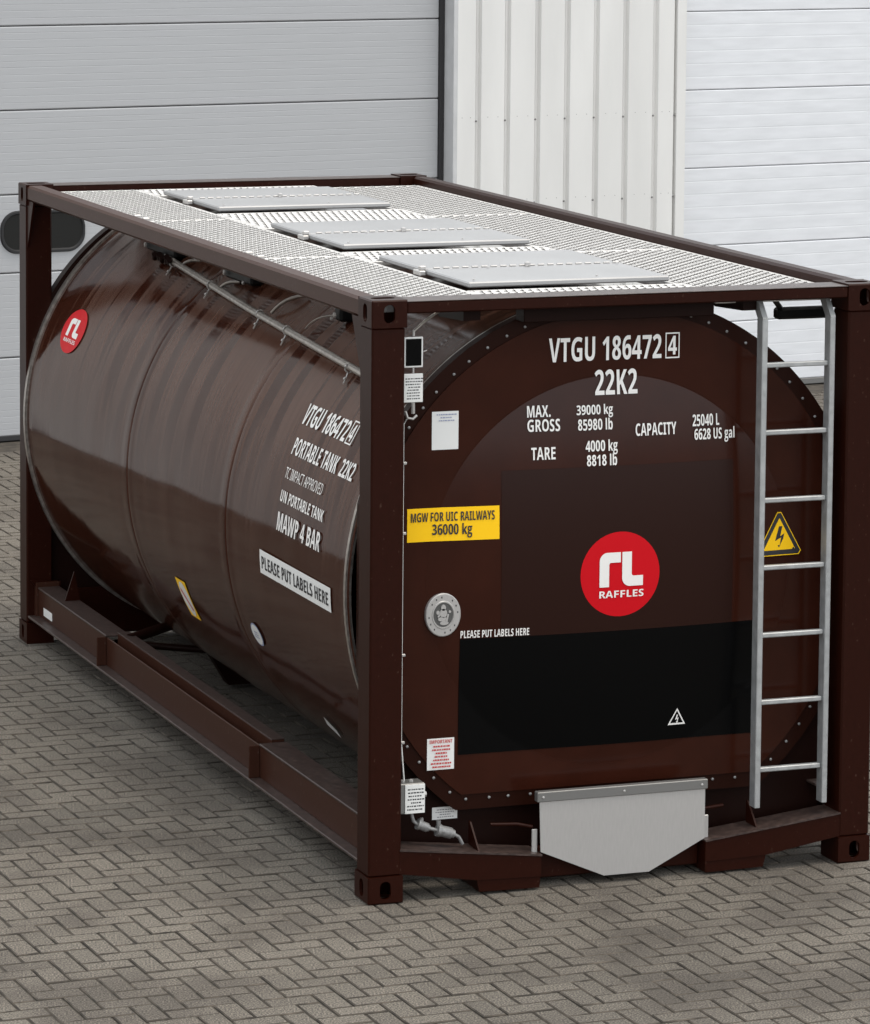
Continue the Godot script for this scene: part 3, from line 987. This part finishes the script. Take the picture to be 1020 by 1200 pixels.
func warning(c: Vector2, side: float, at: Callable, o: Vector3) -> void:
	var g := group("warning_triangle", tank, "yellow and black high voltage warning triangle behind the ladder")
	var rounded := func(sd: float, r: float) -> PackedVector2Array:
		var t := tri_poly(c, sd - 2.0 * r * 1.2, 0.0)
		return Geometry2D.offset_polygon(t, r, Geometry2D.JOIN_ROUND)[0]
	for q in [[side, 0.012, M.yellow, "rim", -0.002], [side - 0.012, 0.01, M.ink, "border", -0.001], [side - 0.07, 0.002, M.yellow, "field", 0.0]]:
		var m := MB.new()
		var up: float = q[4]
		m.sheet(rounded.call(q[0], q[1]), func(p: Vector2) -> Vector3: return at.call(p) + o * up, o)
		node(q[3], m, q[2], g)
	var b := MB.new()
	bolt_sign(b, c + Vector2(0, -0.005), 0.11, func(p: Vector2) -> Vector3: return at.call(p) + o * 0.001, o)
	node("bolt_symbol", b, M.ink, g)

# red disc with the two bent white strokes and the name under them; k scales height
func logo(c: Vector2, r: float, at: Callable, at2: Callable, o: Vector3, sx := 1.0, sy := 1.0) -> void:
	var g := disc("round_emblem", c, Vector2(r * sx, r * sy), at, o, M.red, tank, "round red emblem with white letters" + (" on the tank flank" if sx != 1.0 or sy != 1.0 else " on the end panel"))
	var f := func(x: float, y: float) -> Vector2: return c + Vector2(x * r * sx, y * r * sy)
	# the bent stroke: up, round the corner, to the right
	var stroke := func(turn: bool) -> PackedVector2Array:
		var p := PackedVector2Array()
		var pts := [[-0.53, -0.29]]
		for k in 9:
			var a := PI - PI / 2 * k / 8.0
			pts.append([-0.53 + 0.2 + 0.2 * cos(a), 0.32 + 0.2 * sin(a)])
		pts.append_array([[0.0, 0.52], [0.0, 0.28], [-0.24, 0.28]])
		for k in 5:
			var a := PI / 2 + PI / 2 * k / 4.0
			pts.append([-0.24 + 0.05 * cos(a), 0.23 + 0.05 * sin(a)])
		pts.append([-0.29, -0.29])
		for q in pts:
			p.append(f.call(q[0], q[1]) if not turn else f.call(q[0] + 0.57, 0.23 - q[1]))
		return p
	for turn in [false, true]:
		var m := MB.new()
		m.sheet(stroke.call(turn), at2, o)
		node("letter_stroke", m, M.white, g)
	letters("RAFFLES", Rect2(f.call(-0.53, -0.55), Vector2(1.12 * r * sx, 0.17 * r * sy)), at2, o, M.white, g)

func medallion(c: Vector2) -> void:
	var g := group("medallion", tank, "round silver medallion with a seated figure in relief")
	var R := 0.083
	var ry := 0.097
	var m := MB.new()
	var zm := ZP + 0.013
	var prof := [[1.0, -0.017], [1.0, 0.004], [0.96, 0.007], [0.66, 0.007], [0.63, 0.0095], [0.58, 0.0095], [0.55, 0.004], [0.0, 0.004]]
	for k in 64:
		var a := TAU * k / 64
		var b := TAU * (k + 1) / 64
		for i in prof.size() - 1:
			var q := []
			for w in [[a, i], [b, i], [b, i + 1], [a, i + 1]]:
				var e: Array = prof[w[1]]
				q.append(Vector3(c.x + cos(w[0]) * R * e[0], c.y + sin(w[0]) * ry * e[0], zm + e[1]))
			m.quad(q[0], q[1], q[2], q[3], Vector3(cos(a) * 0.3 * (1 if i < 4 else -1), sin(a) * 0.3, 1))
	node("rim", m, M.galv, g)
	m = MB.new()
	m.prism(circle_poly(c, Vector2(R * 0.55, ry * 0.56), 40), zm + 0.004, zm + 0.0048)
	node("field", m, M.medal_field, g)
	# figure: head, body, lap, robe and a wheel at its side
	m = MB.new()
	var z := zm + 0.0048
	for q in [[0.0, 0.033, 0.011, 0.014], [0.0, 0.008, 0.017, 0.02], [-0.004, -0.018, 0.022, 0.01], [0.004, -0.036, 0.02, 0.009], [-0.026, 0.012, 0.008, 0.009], [0.03, 0.014, 0.006, 0.006]]:
		m.prism(circle_poly(c + Vector2(q[0], q[1]), Vector2(q[2], q[3]), 16), z, z + 0.004)
	m.prism(PackedVector2Array([c + Vector2(-0.028, -0.004), c + Vector2(-0.008, 0.016), c + Vector2(-0.004, 0.01), c + Vector2(-0.026, -0.012)]), z, z + 0.005)
	m.prism(PackedVector2Array([c + Vector2(0.018, 0.004), c + Vector2(0.026, 0.002), c + Vector2(0.018, -0.03), c + Vector2(0.01, -0.028)]), z, z + 0.0055)
	node("figure", m, M.galv, g)
	m = MB.new()
	for k in 16:
		var a := TAU * (k + 0.3) / 16
		if k % 4 == 3: continue
		var p := c + Vector2(cos(a) * R * 0.82, sin(a) * ry * 0.82)
		m.box(Vector3(p.x - 0.0025, p.y - 0.004, zm + 0.0069), Vector3(p.x + 0.0025, p.y + 0.004, zm + 0.0076))
	node("rim_marks", m, M.ink, g)

func build_front_beam() -> void:
	var fb := group("front_beam", tank)
	# two arms that fall from the posts towards the middle
	for s in [0, 1]:
		var X := func(x: float) -> float: return x if s == 0 else W - x
		var m := MB.new()
		var p := PackedVector2Array()
		for q in [[0.15, 0.125], [0.15, 0.228], [0.82, 0.152], [0.82, 0.06], [0.515, 0.068]]: p.append(Vector2(X.call(q[0]), q[1]))
		m.prism(p, -0.16, -0.012)
		node("arm", m, M.frame, fb)
		m = MB.new()
		p = PackedVector2Array()
		for q in [[0.15, 0.228], [0.15, 0.236], [0.822, 0.16], [0.822, 0.152]]: p.append(Vector2(X.call(q[0]), q[1]))
		m.prism(p, -0.17, -0.006)
		node("arm_plate", m, M.sky_sheen, fb)
		m = MB.new()
		p = PackedVector2Array()
		for q in [[0.515, 0.075], [0.53, 0.012], [0.815, 0.008], [0.82, 0.07]]: p.append(Vector2(X.call(q[0]), q[1]))
		m.prism(p, -0.3, -0.02)
		node("foot_block", m, M.frame, fb)
		# light lug beside the plate
		m = MB.new()
		var a: float = X.call(0.79)
		var b: float = X.call(0.816)
		m.box(Vector3(minf(a, b), 0.158, -0.06), Vector3(maxf(a, b), 0.265, -0.05), 0.003)
		node("lug", m, M.galv, fb)
	var mid := MB.new()
	mid.box(Vector3(0.82, 0.03, -0.2), Vector3(W - 0.82, 0.15, -0.09), 0.006)
	node("middle_beam", mid, M.frame, fb)
	# aluminium plate with its hood strip
	var pl := group("drip_plate", tank, "bare aluminium plate with cut lower corners hanging at the front")
	var m := MB.new()
	m.prism(PackedVector2Array([Vector2(0.816, 0.394), Vector2(0.824, 0.165), Vector2(1.13, 0.033), Vector2(1.349, 0.033), Vector2(1.62, 0.165), Vector2(1.62, 0.394)]), -0.034, -0.03)
	node("sheet", m, M.galv, pl)
	m = MB.new()
	m.box(Vector3(0.803, 0.392, -0.06), Vector3(1.63, 0.437, -0.022), 0.003)
	node("hood", m, M.strip, pl)
	for x in [0.83, 1.22, 1.6]:
		m = MB.new()
		m.stud(Vector3(x, 0.414, -0.022), Vector3(0, 0, 1), 0.006, 0.005)
		node("rivet", m, M.galv, pl)
	# fin and bolts on the left arm
	m = MB.new()
	m.prism(PackedVector2Array([Vector2(-0.02, 0.188), Vector2(-0.15, 0.198), Vector2(-0.15, 0.3), Vector2(-0.135, 0.3)]), 0.525, 0.533, Transform3D(Basis(Vector3(0, 0, 1), Vector3.UP, Vector3(1, 0, 0)), Vector3.ZERO))
	node("fin", m, M.frame, fb)
	m = MB.new()
	m.prism(PackedVector2Array([Vector2(-0.02, 0.17), Vector2(-0.15, 0.178), Vector2(-0.15, 0.29), Vector2(-0.135, 0.29)]), 1.88, 1.888, Transform3D(Basis(Vector3(0, 0, 1), Vector3.UP, Vector3(1, 0, 0)), Vector3.ZERO))
	node("fin", m, M.frame, fb)
	for x in [0.55, 1.8]:
		m = MB.new()
		var d := 1.0 if x < 1.0 else -1.0
		m.tube(PackedVector3Array([Vector3(x + 0.06 * d, 0.29, -0.1), Vector3(x + 0.18 * d, 0.287, -0.08), Vector3(x + 0.245 * d, 0.275, -0.06)]), 0.008, 8)
		node("handle_rod", m, M.frame, fb)

func build_ladder() -> void:
	var ld := group("ladder", tank, "light grey aluminium ladder on the right of the front")
	var z := -0.03
	for q in [[1.867, 1.894], [2.203, 2.229]]:
		var m := MB.new()
		var d := 0.006
		# upright with a joggle back to the rail at its top
		m.box(Vector3(q[0], 0.28, z - 0.06), Vector3(q[1], 2.515, z), 0.003)
		m.prism(PackedVector2Array([Vector2(z, 2.513), Vector2(z - 0.06, 2.513), Vector2(z - 0.13, 2.6), Vector2(z - 0.07, 2.6)]), q[0] + 0.001, q[1] - 0.001, Transform3D(Basis(Vector3(0, 0, 1), Vector3.UP, Vector3(1, 0, 0)), Vector3.ZERO))
		m.box(Vector3(q[0] - 0.003, 0.4, z - 0.024), Vector3(q[0] + 0.0 + d, 2.4, z - 0.008), 0.0) if false else null
		node("stile", m, M.alu, ld)
	for y in [2.3, 1.994, 1.686, 1.379, 1.07, 0.762, 0.452]:
		var m := MB.new()
		m.box(Vector3(1.895, y - 0.011, z - 0.042), Vector3(2.202, y + 0.011, z - 0.014), 0.004)
		node("rung", m, M.alu, ld)
	# dark bracket and document tube behind the ladder top
	var b := MB.new()
	b.box(Vector3(2.1, 2.462, -0.42), Vector3(2.36, 2.515, -0.36), 0.01)
	node("document_tube", b, M.black, tank, "black tube under the rail behind the ladder")
	b = MB.new()
	b.tube(PackedVector3Array([Vector3(1.93, 2.6, -0.16), Vector3(2.02, 2.58, -0.25), Vector3(2.13, 2.505, -0.39)]), 0.013, 8)
	node("tube_bracket", b, M.black, tank)
	# walkway brackets that show under the front rail
	for x in [0.5, 1.84]:
		b = MB.new()
		b.prism(PackedVector2Array([Vector2(-0.1, 2.598), Vector2(-0.55, 2.598), Vector2(-0.4, 2.53), Vector2(-0.1, 2.545)]), x - 0.04, x + 0.04, Transform3D(Basis(Vector3(0, 0, 1), Vector3.UP, Vector3(1, 0, 0)), Vector3.ZERO))
		node("walkway_bracket", b, M.dark, tank)

# one grating: long bars with short staggered cross bars between them
func grating(x0: float, x1: float, z0: float, z1: float, along_z: bool, y := 2.625) -> void:
	var wp := group("walkway_panel", tank)
	var lip := MB.new()
	for q in [[x0, x0 + 0.016, z0, z1], [x1 - 0.016, x1, z0, z1], [x0 + 0.0161, x1 - 0.0161, z0, z0 + 0.016], [x0 + 0.0161, x1 - 0.0161, z1 - 0.016, z1]]:
		lip.box(Vector3(q[0], y - 0.04, q[2]), Vector3(q[1], y + 0.002, q[3]), 0.003)
	node("edge_lip", lip, M.grate, wp)
	var m := MB.new()
	var a0 := x0 + 0.016
	var a1 := x1 - 0.016
	var b0 := z0 + 0.016
	var b1 := z1 - 0.016
	if not along_z:
		a0 = z0 + 0.016; a1 = z1 - 0.016; b0 = x0 + 0.016; b1 = x1 - 0.016
	var P := func(a: float, b: float, h: float) -> Vector3:
		return Vector3(a, y + h, b) if along_z else Vector3(b, y + h, a)
	var cross := 0.031 if along_z else 0.078
	var n := int((a1 - a0) / cross)
	cross = (a1 - a0) / n
	var pitch := 0.068 if along_z else 0.039
	for i in n + 1:
		var a := a0 + i * cross
		var w := 0.0078 if along_z else 0.024
		m.quad(P.call(a - w, b0, 0), P.call(a + w, b0, 0), P.call(a + w, b1, 0), P.call(a - w, b1, 0), Vector3.UP)
		for e in [-1.0, 1.0]:
			m.quad(P.call(a + w * e, b0, 0), P.call(a + w * e, b1, 0), P.call(a + w * e, b1, -0.014), P.call(a + w * e, b0, -0.014), P.call(e, 0, 0) - P.call(0, 0, 0))
		if i == n: break
		var b := b0 + (pitch * 0.5 if i % 2 else 0.0)
		while b < b1 - 0.02:
			var l := a + w
			var r := a + cross - w
			var mid := (l + r) / 2
			# raised saw-tooth bridge
			var t := 0.016 if along_z else 0.0105
			m.quad(P.call(l, b, 0.0), P.call(mid, b, 0.005), P.call(mid, b + 2 * t, 0.005), P.call(l, b + 2 * t, 0.0), Vector3.UP)
			m.quad(P.call(mid, b, 0.005), P.call(r, b, 0.0), P.call(r, b + 2 * t, 0.0), P.call(mid, b + 2 * t, 0.005), Vector3.UP)
			m.quad(P.call(l, b + 2 * t, 0.0), P.call(r, b + 2 * t, 0.0), P.call(r, b + 2 * t, -0.012), P.call(l, b + 2 * t, -0.012), P.call(0, 1, 0) - P.call(0, 0, 0))
			# tooth standing on the bar
			var th := 0.006 if along_z else 0.003
			var e0 := b + pitch * 0.15
			var e1 := b + pitch * (0.75 if along_z else 0.6)
			for e in [-1.0, 1.0]:
				m.quad(P.call(a + w * 0.5 * e, e0, 0), P.call(a + w * 0.5 * e, e1, 0), P.call(a + w * 0.3 * e, e1 - 0.004, th), P.call(a + w * 0.3 * e, e0 + 0.004, th), P.call(e, 0, 0) - P.call(0, 0, 0))
			m.quad(P.call(a - w * 0.3, e0 + 0.004, th), P.call(a + w * 0.3, e0 + 0.004, th), P.call(a + w * 0.3, e1 - 0.004, th), P.call(a - w * 0.3, e1 - 0.004, th), Vector3.UP)
			b += pitch
	var g := node("grating", m, M.grate, wp)
	g.set_meta("kind", "stuff")

func build_walkway() -> void:
	var zc := [-5.77, -3.98, -2.06, -0.172]
	for i in 3:
		grating(0.115, 0.63, zc[i] + 0.002, zc[i + 1] - 0.002, true)
		grating(1.7, 2.345, zc[i] + 0.002, zc[i + 1] - 0.002, true, 2.611)
	var hz := [[-5.34, -4.3], [-3.4, -2.26], [-1.745, -0.55]]
	var e := -5.77
	for h in hz:
		grating(0.634, 1.696, e, h[0] - 0.03, false)
		e = h[1] + 0.03
	grating(0.634, 1.696, e, -0.172, false)
	for h in hz:
		var g := group("manway_hatch", tank, "")
		var mid: float = (h[0] + h[1]) / 2 + 0.03
		for q in [[h[0], mid - 0.004], [mid + 0.004, h[1]]]:
			var m := MB.new()
			m.box(Vector3(0.655, 2.634, q[0]), Vector3(1.64, 2.66, q[1]), 0.006)
			node("leaf", m, M.hatch, g)
		var hinge := MB.new()
		for k in 20:
			var x := 0.7 + 0.9 * k / 19.0
			hinge.tube(PackedVector3Array([Vector3(x, 2.663, mid), Vector3(x + 0.03, 2.663, mid)]), 0.005, 8)
		node("hinge", hinge, M.galv, g)
		var latch := MB.new()
		latch.box(Vector3(0.62, 2.632, mid - 0.06), Vector3(0.652, 2.655, mid + 0.03), 0.004)
		latch.box(Vector3(0.63, 2.655, mid - 0.02), Vector3(0.66, 2.675, mid + 0.01), 0.004)
		node("latch", latch, M.galv, g)
		var stud := MB.new()
		stud.stud(Vector3(1.16, 2.664, mid + 0.02), Vector3.UP, 0.014, 0.02)
		for q in [[0.7, h[1] - 0.05], [1.3, h[1] - 0.05], [0.95, mid + 0.05], [1.6, mid + 0.05]]: stud.stud(Vector3(q[0], 2.664, q[1]), Vector3.UP, 0.006, 0.006)
		node("lift_knob", stud, M.galv, g)
	# clips along the outer edges of the walkway
	for z in [-4.02, -3.86, -2.1, -1.92]:
		for x in [0.118]:
			var c := MB.new()
			c.box(Vector3(x - 0.018, 2.62, z - 0.02), Vector3(x + 0.02, 2.658, z + 0.012), 0.004)
			node("walkway_clip", c, M.galv, tank)

func build_fittings() -> void:
	# pipe for papers and cable ties along the left shoulder
	var pts := PackedVector3Array()
	for q in [[-4.62, 52.4], [-2.82, 46.9], [-1.05, 42.6], [-0.3, 40.8]]:
		pts.append(on_shell(q[0], q[1], 0.03))
	var run := group("vapour_pipe", tank)
	var m := MB.new()
	m.tube(pts, 0.018, 16)
	node("pipe", m, M.steel, run)
	for q in [[-4.43, 51.5], [-3.63, 49.3], [-2.67, 46.7], [-2.18, 45.4], [-1.14, 42.5]]:
		m = MB.new()
		var c := on_shell(q[0], q[1], 0.03)
		var up := (on_shell(q[0], q[1], 1.0) - on_shell(q[0], q[1], 0.0)).normalized()
		var dn := (on_shell(q[0], q[1] - 1.0, 0.0) - on_shell(q[0], q[1], 0.0)).normalized()
		var ring := PackedVector3Array()
		for k in 17: ring.append(c + (up * cos(TAU * k / 16) + dn * sin(TAU * k / 16)) * 0.021)
		m.tube(ring, 0.004, 6, false)
		m.tube(PackedVector3Array([c + dn * 0.02 - up * 0.01, c + dn * 0.055 - up * 0.022, c + dn * 0.075 - up * 0.018 + Vector3(0, 0, 0.02)]), 0.004, 6)
		m.stud(c + dn * 0.05 - up * 0.02, up, 0.008, 0.012)
		node("pipe_clamp", m, M.galv, run)
	# short hoses that rise from the pipe to the walkway
	for q in [[-4.3, 51.2, 55.0], [-3.5, 49.0, 53.0], [-2.58, 48.3, 55.5], [-2.02, 47.5, 53.0]]:
		m = MB.new()
		var line := PackedVector3Array()
		for k in 7: line.append(on_shell(q[0] + 0.16 * k / 6.0, lerpf(q[1], q[2], k / 6.0), 0.02 + 0.02 * sin(PI * k / 6.0)))
		m.tube(line, 0.009 if q[0] < -2.3 else 0.004, 8)
		node("hose", m, M.steel, tank)
	# dark valve boxes under the rail
	for q in [[-5.0, -4.45, 55.0], [-3.55, -3.1, 55.0], [-1.75, -1.66, 54.0]]:
		m = MB.new()
		var p := on_shell(q[0], q[2], 0.03)
		m.box(Vector3(p.x - 0.05, p.y - 0.03, q[0]), Vector3(p.x + 0.1, 2.6, q[1]), 0.012)
		node("valve_box", m, M.black, tank)
		m = MB.new()
		m.stud(Vector3(p.x - 0.062, p.y, q[0] + 0.05), Vector3(-1, 0, 0), 0.014, 0.012)
		m.stud(Vector3(p.x - 0.062, p.y - 0.02, q[1] - 0.08), Vector3(-1, 0, 0), 0.01, 0.012)
		node("valve_bolt", m, M.galv, tank)
	m = MB.new()
	for k in 5:
		var p := on_shell(-4.75 + 0.07 * k, 51.0 + 0.4 * (k % 2), 0.03)
		m.tube(PackedVector3Array([p, p + Vector3(-0.02, 0.03, 0.06)]), 0.016, 8)
	node("valve_linkage", m, M.dark, tank)
	# gauge plates and thin line beside the left post
	var pl := group("gauge_plate", tank, "small black plate with a light frame beside the left post")
	m = MB.new()
	m.box(Vector3(0.178, 2.352, -0.086), Vector3(0.266, 2.486, -0.08), 0.002)
	node("frame", m, M.sticker, pl)
	m = MB.new()
	m.box(Vector3(0.186, 2.36, -0.082), Vector3(0.258, 2.478, -0.0785), 0.0)
	node("black_field", m, M.decal_black, pl)
	pl = group("data_plate", tank, "small white data plate hanging below the black plate")
	m = MB.new()
	m.box(Vector3(0.176, 2.199, -0.086), Vector3(0.267, 2.325, -0.08), 0.002)
	node("plate", m, M.sticker, pl)
	print_rows(Rect2(0.184, 2.21, 0.075, 0.1), 8, func(p: Vector2) -> Vector3: return Vector3(p.x, p.y, -0.0795), Vector3(0, 0, 1), M.ink, pl, 21, 0.4)
	m = MB.new()
	m.tube(PackedVector3Array([Vector3(0.222, 2.49, -0.083), Vector3(0.222, 2.515, -0.083)]), 0.006, 8)
	m.tube(PackedVector3Array([Vector3(0.222, 2.327, -0.083), Vector3(0.222, 2.35, -0.083)]), 0.005, 8)
	m.tube(PackedVector3Array([Vector3(0.222, 2.197, -0.083), Vector3(0.224, 2.15, -0.086)]), 0.009, 8)
	m.tube(PackedVector3Array([Vector3(0.19, 2.16, -0.09), Vector3(0.2, 2.13, -0.09), Vector3(0.225, 2.125, -0.09), Vector3(0.243, 2.14, -0.09)]), 0.006, 8)
	m.tube(PackedVector3Array([Vector3(0.268, 2.42, -0.083), Vector3(0.286, 2.424, -0.09)]), 0.003, 6)
	node("hanger", m, M.galv, tank)
	m = MB.new()
	m.tube(PackedVector3Array([Vector3(0.25, 2.5, -0.16), Vector3(0.31, 2.54, -0.18), Vector3(0.37, 2.572, -0.2), Vector3(0.43, 2.595, -0.22)]), 0.007, 8)
	node("hose", m, M.steel, tank)
	m = MB.new()
	m.tube(PackedVector3Array([Vector3(0.2, 2.13, -0.09), Vector3(0.185, 2.1, -0.1), Vector3(0.185, 0.7, -0.1), Vector3(0.2, 0.52, -0.1)]), 0.0035, 6)
	node("capillary_line", m, M.sticker, tank, "thin white line running down beside the left post")
	m = MB.new()
	for y in [1.93, 1.62, 1.08, 0.69]: m.box(Vector3(0.18, y - 0.006, -0.106), Vector3(0.2, y + 0.006, -0.092), 0.002)
	node("line_clip", m, M.galv, tank)
	# small box with plate, two glands and a cable
	var bx := group("junction_box", tank, "small grey box with a white plate at the foot of the left post")
	m = MB.new()
	m.box(Vector3(0.17, 0.372, -0.17), Vector3(0.292, 0.508, -0.082), 0.004)
	node("case", m, M.strip, bx)
	m = MB.new()
	m.box(Vector3(0.198, 0.374, -0.081), Vector3(0.291, 0.504, -0.078), 0.001)
	node("plate", m, M.sticker, bx)
	print_rows(Rect2(0.206, 0.385, 0.077, 0.105), 7, func(p: Vector2) -> Vector3: return Vector3(p.x, p.y, -0.0775), Vector3(0, 0, 1), M.ink, bx, 33, 0.4)
	m = MB.new()
	m.stud(Vector3(0.292, 0.45, -0.11), Vector3(1, 0, 0), 0.014, 0.02)
	m.stud(Vector3(0.2, 0.508, -0.12), Vector3.UP, 0.01, 0.012)
	m.stud(Vector3(0.24, 0.508, -0.12), Vector3.UP, 0.01, 0.012)
	node("gland", m, M.galv, bx)
	m = MB.new()
	var cable := PackedVector3Array([Vector3(0.235, 0.372, -0.1), Vector3(0.245, 0.335, -0.1), Vector3(0.275, 0.31, -0.1), Vector3(0.36, 0.285, -0.09), Vector3(0.42, 0.27, -0.09), Vector3(0.455, 0.25, -0.09), Vector3(0.475, 0.215, -0.09)])
	m.tube(cable, 0.0085, 10)
	node("cable", m, M.fitting, bx)
	for w in [[[0.265, 0.32, -0.1], [0.31, 0.3, -0.098], [0.287, 0.31, -0.1], [0.283, 0.345, -0.1], 0.021, 0.009], [[0.355, 0.288, -0.092], [0.42, 0.268, -0.09], [0.362, 0.29, -0.09], [0.36, 0.33, -0.09], 0.025, 0.01]]:
		m = MB.new()
		var e := []
		for k in 4: e.append(Vector3(w[k][0], w[k][1], w[k][2]))
		m.tube(PackedVector3Array([e[0], e[1]]), w[4], 14)
		m.tube(PackedVector3Array([e[0].lerp(e[1], -0.03), e[0].lerp(e[1], 0.2)]), w[4] + 0.004, 14)
		m.tube(PackedVector3Array([e[0].lerp(e[1], 0.98), e[0].lerp(e[1], 1.2)]), w[4] - 0.006, 12)
		m.tube(PackedVector3Array([e[2], e[3]]), w[5], 10)
		node("coupling", m, M.fitting, bx)
	var st := sticker("white_label", Rect2(0.394, 0.288, 0.12, 0.056), func(p: Vector2) -> Vector3: return Vector3(p.x, p.y, -0.262), Vector3(0, 0, 1), M.sticker, tank, "small white label on the skirt below the end panel", 1, 1)
	print_rows(Rect2(0.404, 0.294, 0.1, 0.044), 4, func(p: Vector2) -> Vector3: return Vector3(p.x, p.y, -0.2612), Vector3(0, 0, 1), M.grey_ink, st, 40, 0.35)

func build_side_marks() -> void:
	var mk := group("side_markings", tank)
	var o := Vector3(-1, 0.3, 0)
	var at := func(p: Vector2) -> Vector3: return on_shell(p.x, p.y, 0.007)
	var T := func(s: String, z0: float, z1: float, a0: float, a1: float) -> void:
		letters(s, Rect2(z0, a0, z1 - z0, a1 - a0), at, o, M.white, mk)
	T.call("VTGU 186472", -1.36, -0.76, 28.0, 32.7)
	T.call("4", -0.725, -0.68, 28.6, 32.3)
	var fr := MB.new()
	for q in [[-0.74, 27.9, -0.66, 28.2], [-0.74, 32.8, -0.66, 33.1], [-0.74, 28.2, -0.732, 32.8], [-0.668, 28.2, -0.66, 32.8]]:
		fr.quad(at.call(Vector2(q[0], q[1])), at.call(Vector2(q[2], q[1])), at.call(Vector2(q[2], q[3])), at.call(Vector2(q[0], q[3])), o)
	node("check_digit_frame", fr, M.white, mk)
	T.call("PORTABLE TANK  22K2", -1.32, -0.48, 21.4, 25.1)
	for q in [["TC IMPACT APPROVED", -1.31, -0.785, 16.3, 18.6], ["UN PORTABLE TANK", -1.3, -0.694, 11.4, 13.8]]:
		letters(q[0], Rect2(q[1], q[3], q[2] - q[1], q[4] - q[3]), at, o, M.white, mk, "lettering", q[0].begins_with("TC"))
	T.call("MAWP 4 BAR", -1.293, -0.68, 5.4, 9.3)
	var st := sticker("label_strip", Rect2(-1.53, -5.5, 1.02, 5.0), func(p: Vector2) -> Vector3: return on_shell(p.x, p.y, 0.0055), o, M.sticker, tank, "long white strip with black lettering on the tank flank", 10, 6)
	letters("PLEASE PUT LABELS HERE", Rect2(-1.5, -4.4, 0.96, 2.75), func(p: Vector2) -> Vector3: return on_shell(p.x, p.y, 0.0075), o, M.ink, st)
	# emblem on the flank: width runs along z, height in degrees
	logo(Vector2(-5.29, 26.0), 1.0, func(p: Vector2) -> Vector3: return on_shell(p.x, p.y, 0.006), func(p: Vector2) -> Vector3: return on_shell(p.x, p.y, 0.0075), o, 0.205, 5.9)
	# lozenge placard with a white field, oval sticker, white lozenge low on the belly
	var loz := func(c: Vector2, rx: float, ry: float, up: float, mat: Material, called: String, label: String) -> void:
		var m := MB.new()
		m.sheet(PackedVector2Array([c + Vector2(-rx, 0), c + Vector2(0, -ry), c + Vector2(rx, 0), c + Vector2(0, ry)]), func(p: Vector2) -> Vector3: return on_shell(p.x, p.y, up), Vector3(-1, -0.6, 0))
		node(called, m, mat, tank, label)
	st = sticker("placard", Rect2(-3.15, -30.0, 0.17, 10.0), func(p: Vector2) -> Vector3: return on_shell(p.x, p.y, 0.006), Vector3(-1, -0.6, 0), M.yellow, tank, "small yellow edged placard low on the flank", 3, 8)
	disc("placard_field", Vector2(-3.065, -25.0), Vector2(0.075, 4.5), func(p: Vector2) -> Vector3: return on_shell(p.x, p.y, 0.0075), Vector3(-1, -0.6, 0), M.sticker, st)
	var bar := MB.new()
	var pa := func(p: Vector2) -> Vector3: return on_shell(p.x, p.y, 0.009)
	bar.quad(pa.call(Vector2(-3.115, -23.0)), pa.call(Vector2(-3.1, -22.2)), pa.call(Vector2(-3.015, -27.2)), pa.call(Vector2(-3.03, -28.0)), Vector3(-1, -0.6, 0))
	node("placard_bar", bar, M.red_ink, st)
	st = disc("oval_sticker", Vector2(-1.84, -22.2), Vector2(0.078, 2.7), func(p: Vector2) -> Vector3: return on_shell(p.x, p.y, 0.006), Vector3(-1, -0.6, 0), M.blue_ink, tank, "small round blue and white sticker on the flank")
	disc("oval_field", Vector2(-1.84, -22.2), Vector2(0.069, 2.35), func(p: Vector2) -> Vector3: return on_shell(p.x, p.y, 0.007), Vector3(-1, -0.6, 0), M.sticker, st)
	print_rows(Rect2(-1.885, -23.1, 0.09, 1.8), 3, func(p: Vector2) -> Vector3: return on_shell(p.x, p.y, 0.0085), Vector3(-1, -0.6, 0), M.blue_ink, st, 50, 0.5)
	loz.call(Vector2(-1.335, -41.0), 0.07, 3.2, 0.008, M.sticker, "white_lozenge", "narrow white lozenge under the tank belly")

# hall added out of view, only to give the glossy tank something to reflect
func build_reflection_hall() -> void:
	var h := group("reflection_hall", self, "added unseen hall, pale below and dark above, for the tank to reflect")
	h.set_meta("category", "building")
	h.position = Vector3(-19, 0, -6)
	h.rotation.y = deg_to_rad(4.0)
	var m := MB.new()
	m.box(Vector3(-14, 0, -24), Vector3(0, 2.9, 16))
	node("lower_wall", m, M.cladding, h)
	m = MB.new()
	m.box(Vector3(-13.9, 2.9, -24.1), Vector3(0.12, 8.4, 5))
	m.box(Vector3(-13.9, 2.9, 5.001), Vector3(0.12, 7.2, 16.1))
	node("upper_wall", m, M.reveal_dark, h)
	for z in [-18.0, -11.0, -4.0, 3.0, 10.0]:
		m = MB.new()
		m.box(Vector3(-0.02, 0, z), Vector3(0.03, 2.8, z + 2.4))
		node("door", m, M.door_grey if z != -4.0 else M.reveal_dark, h)
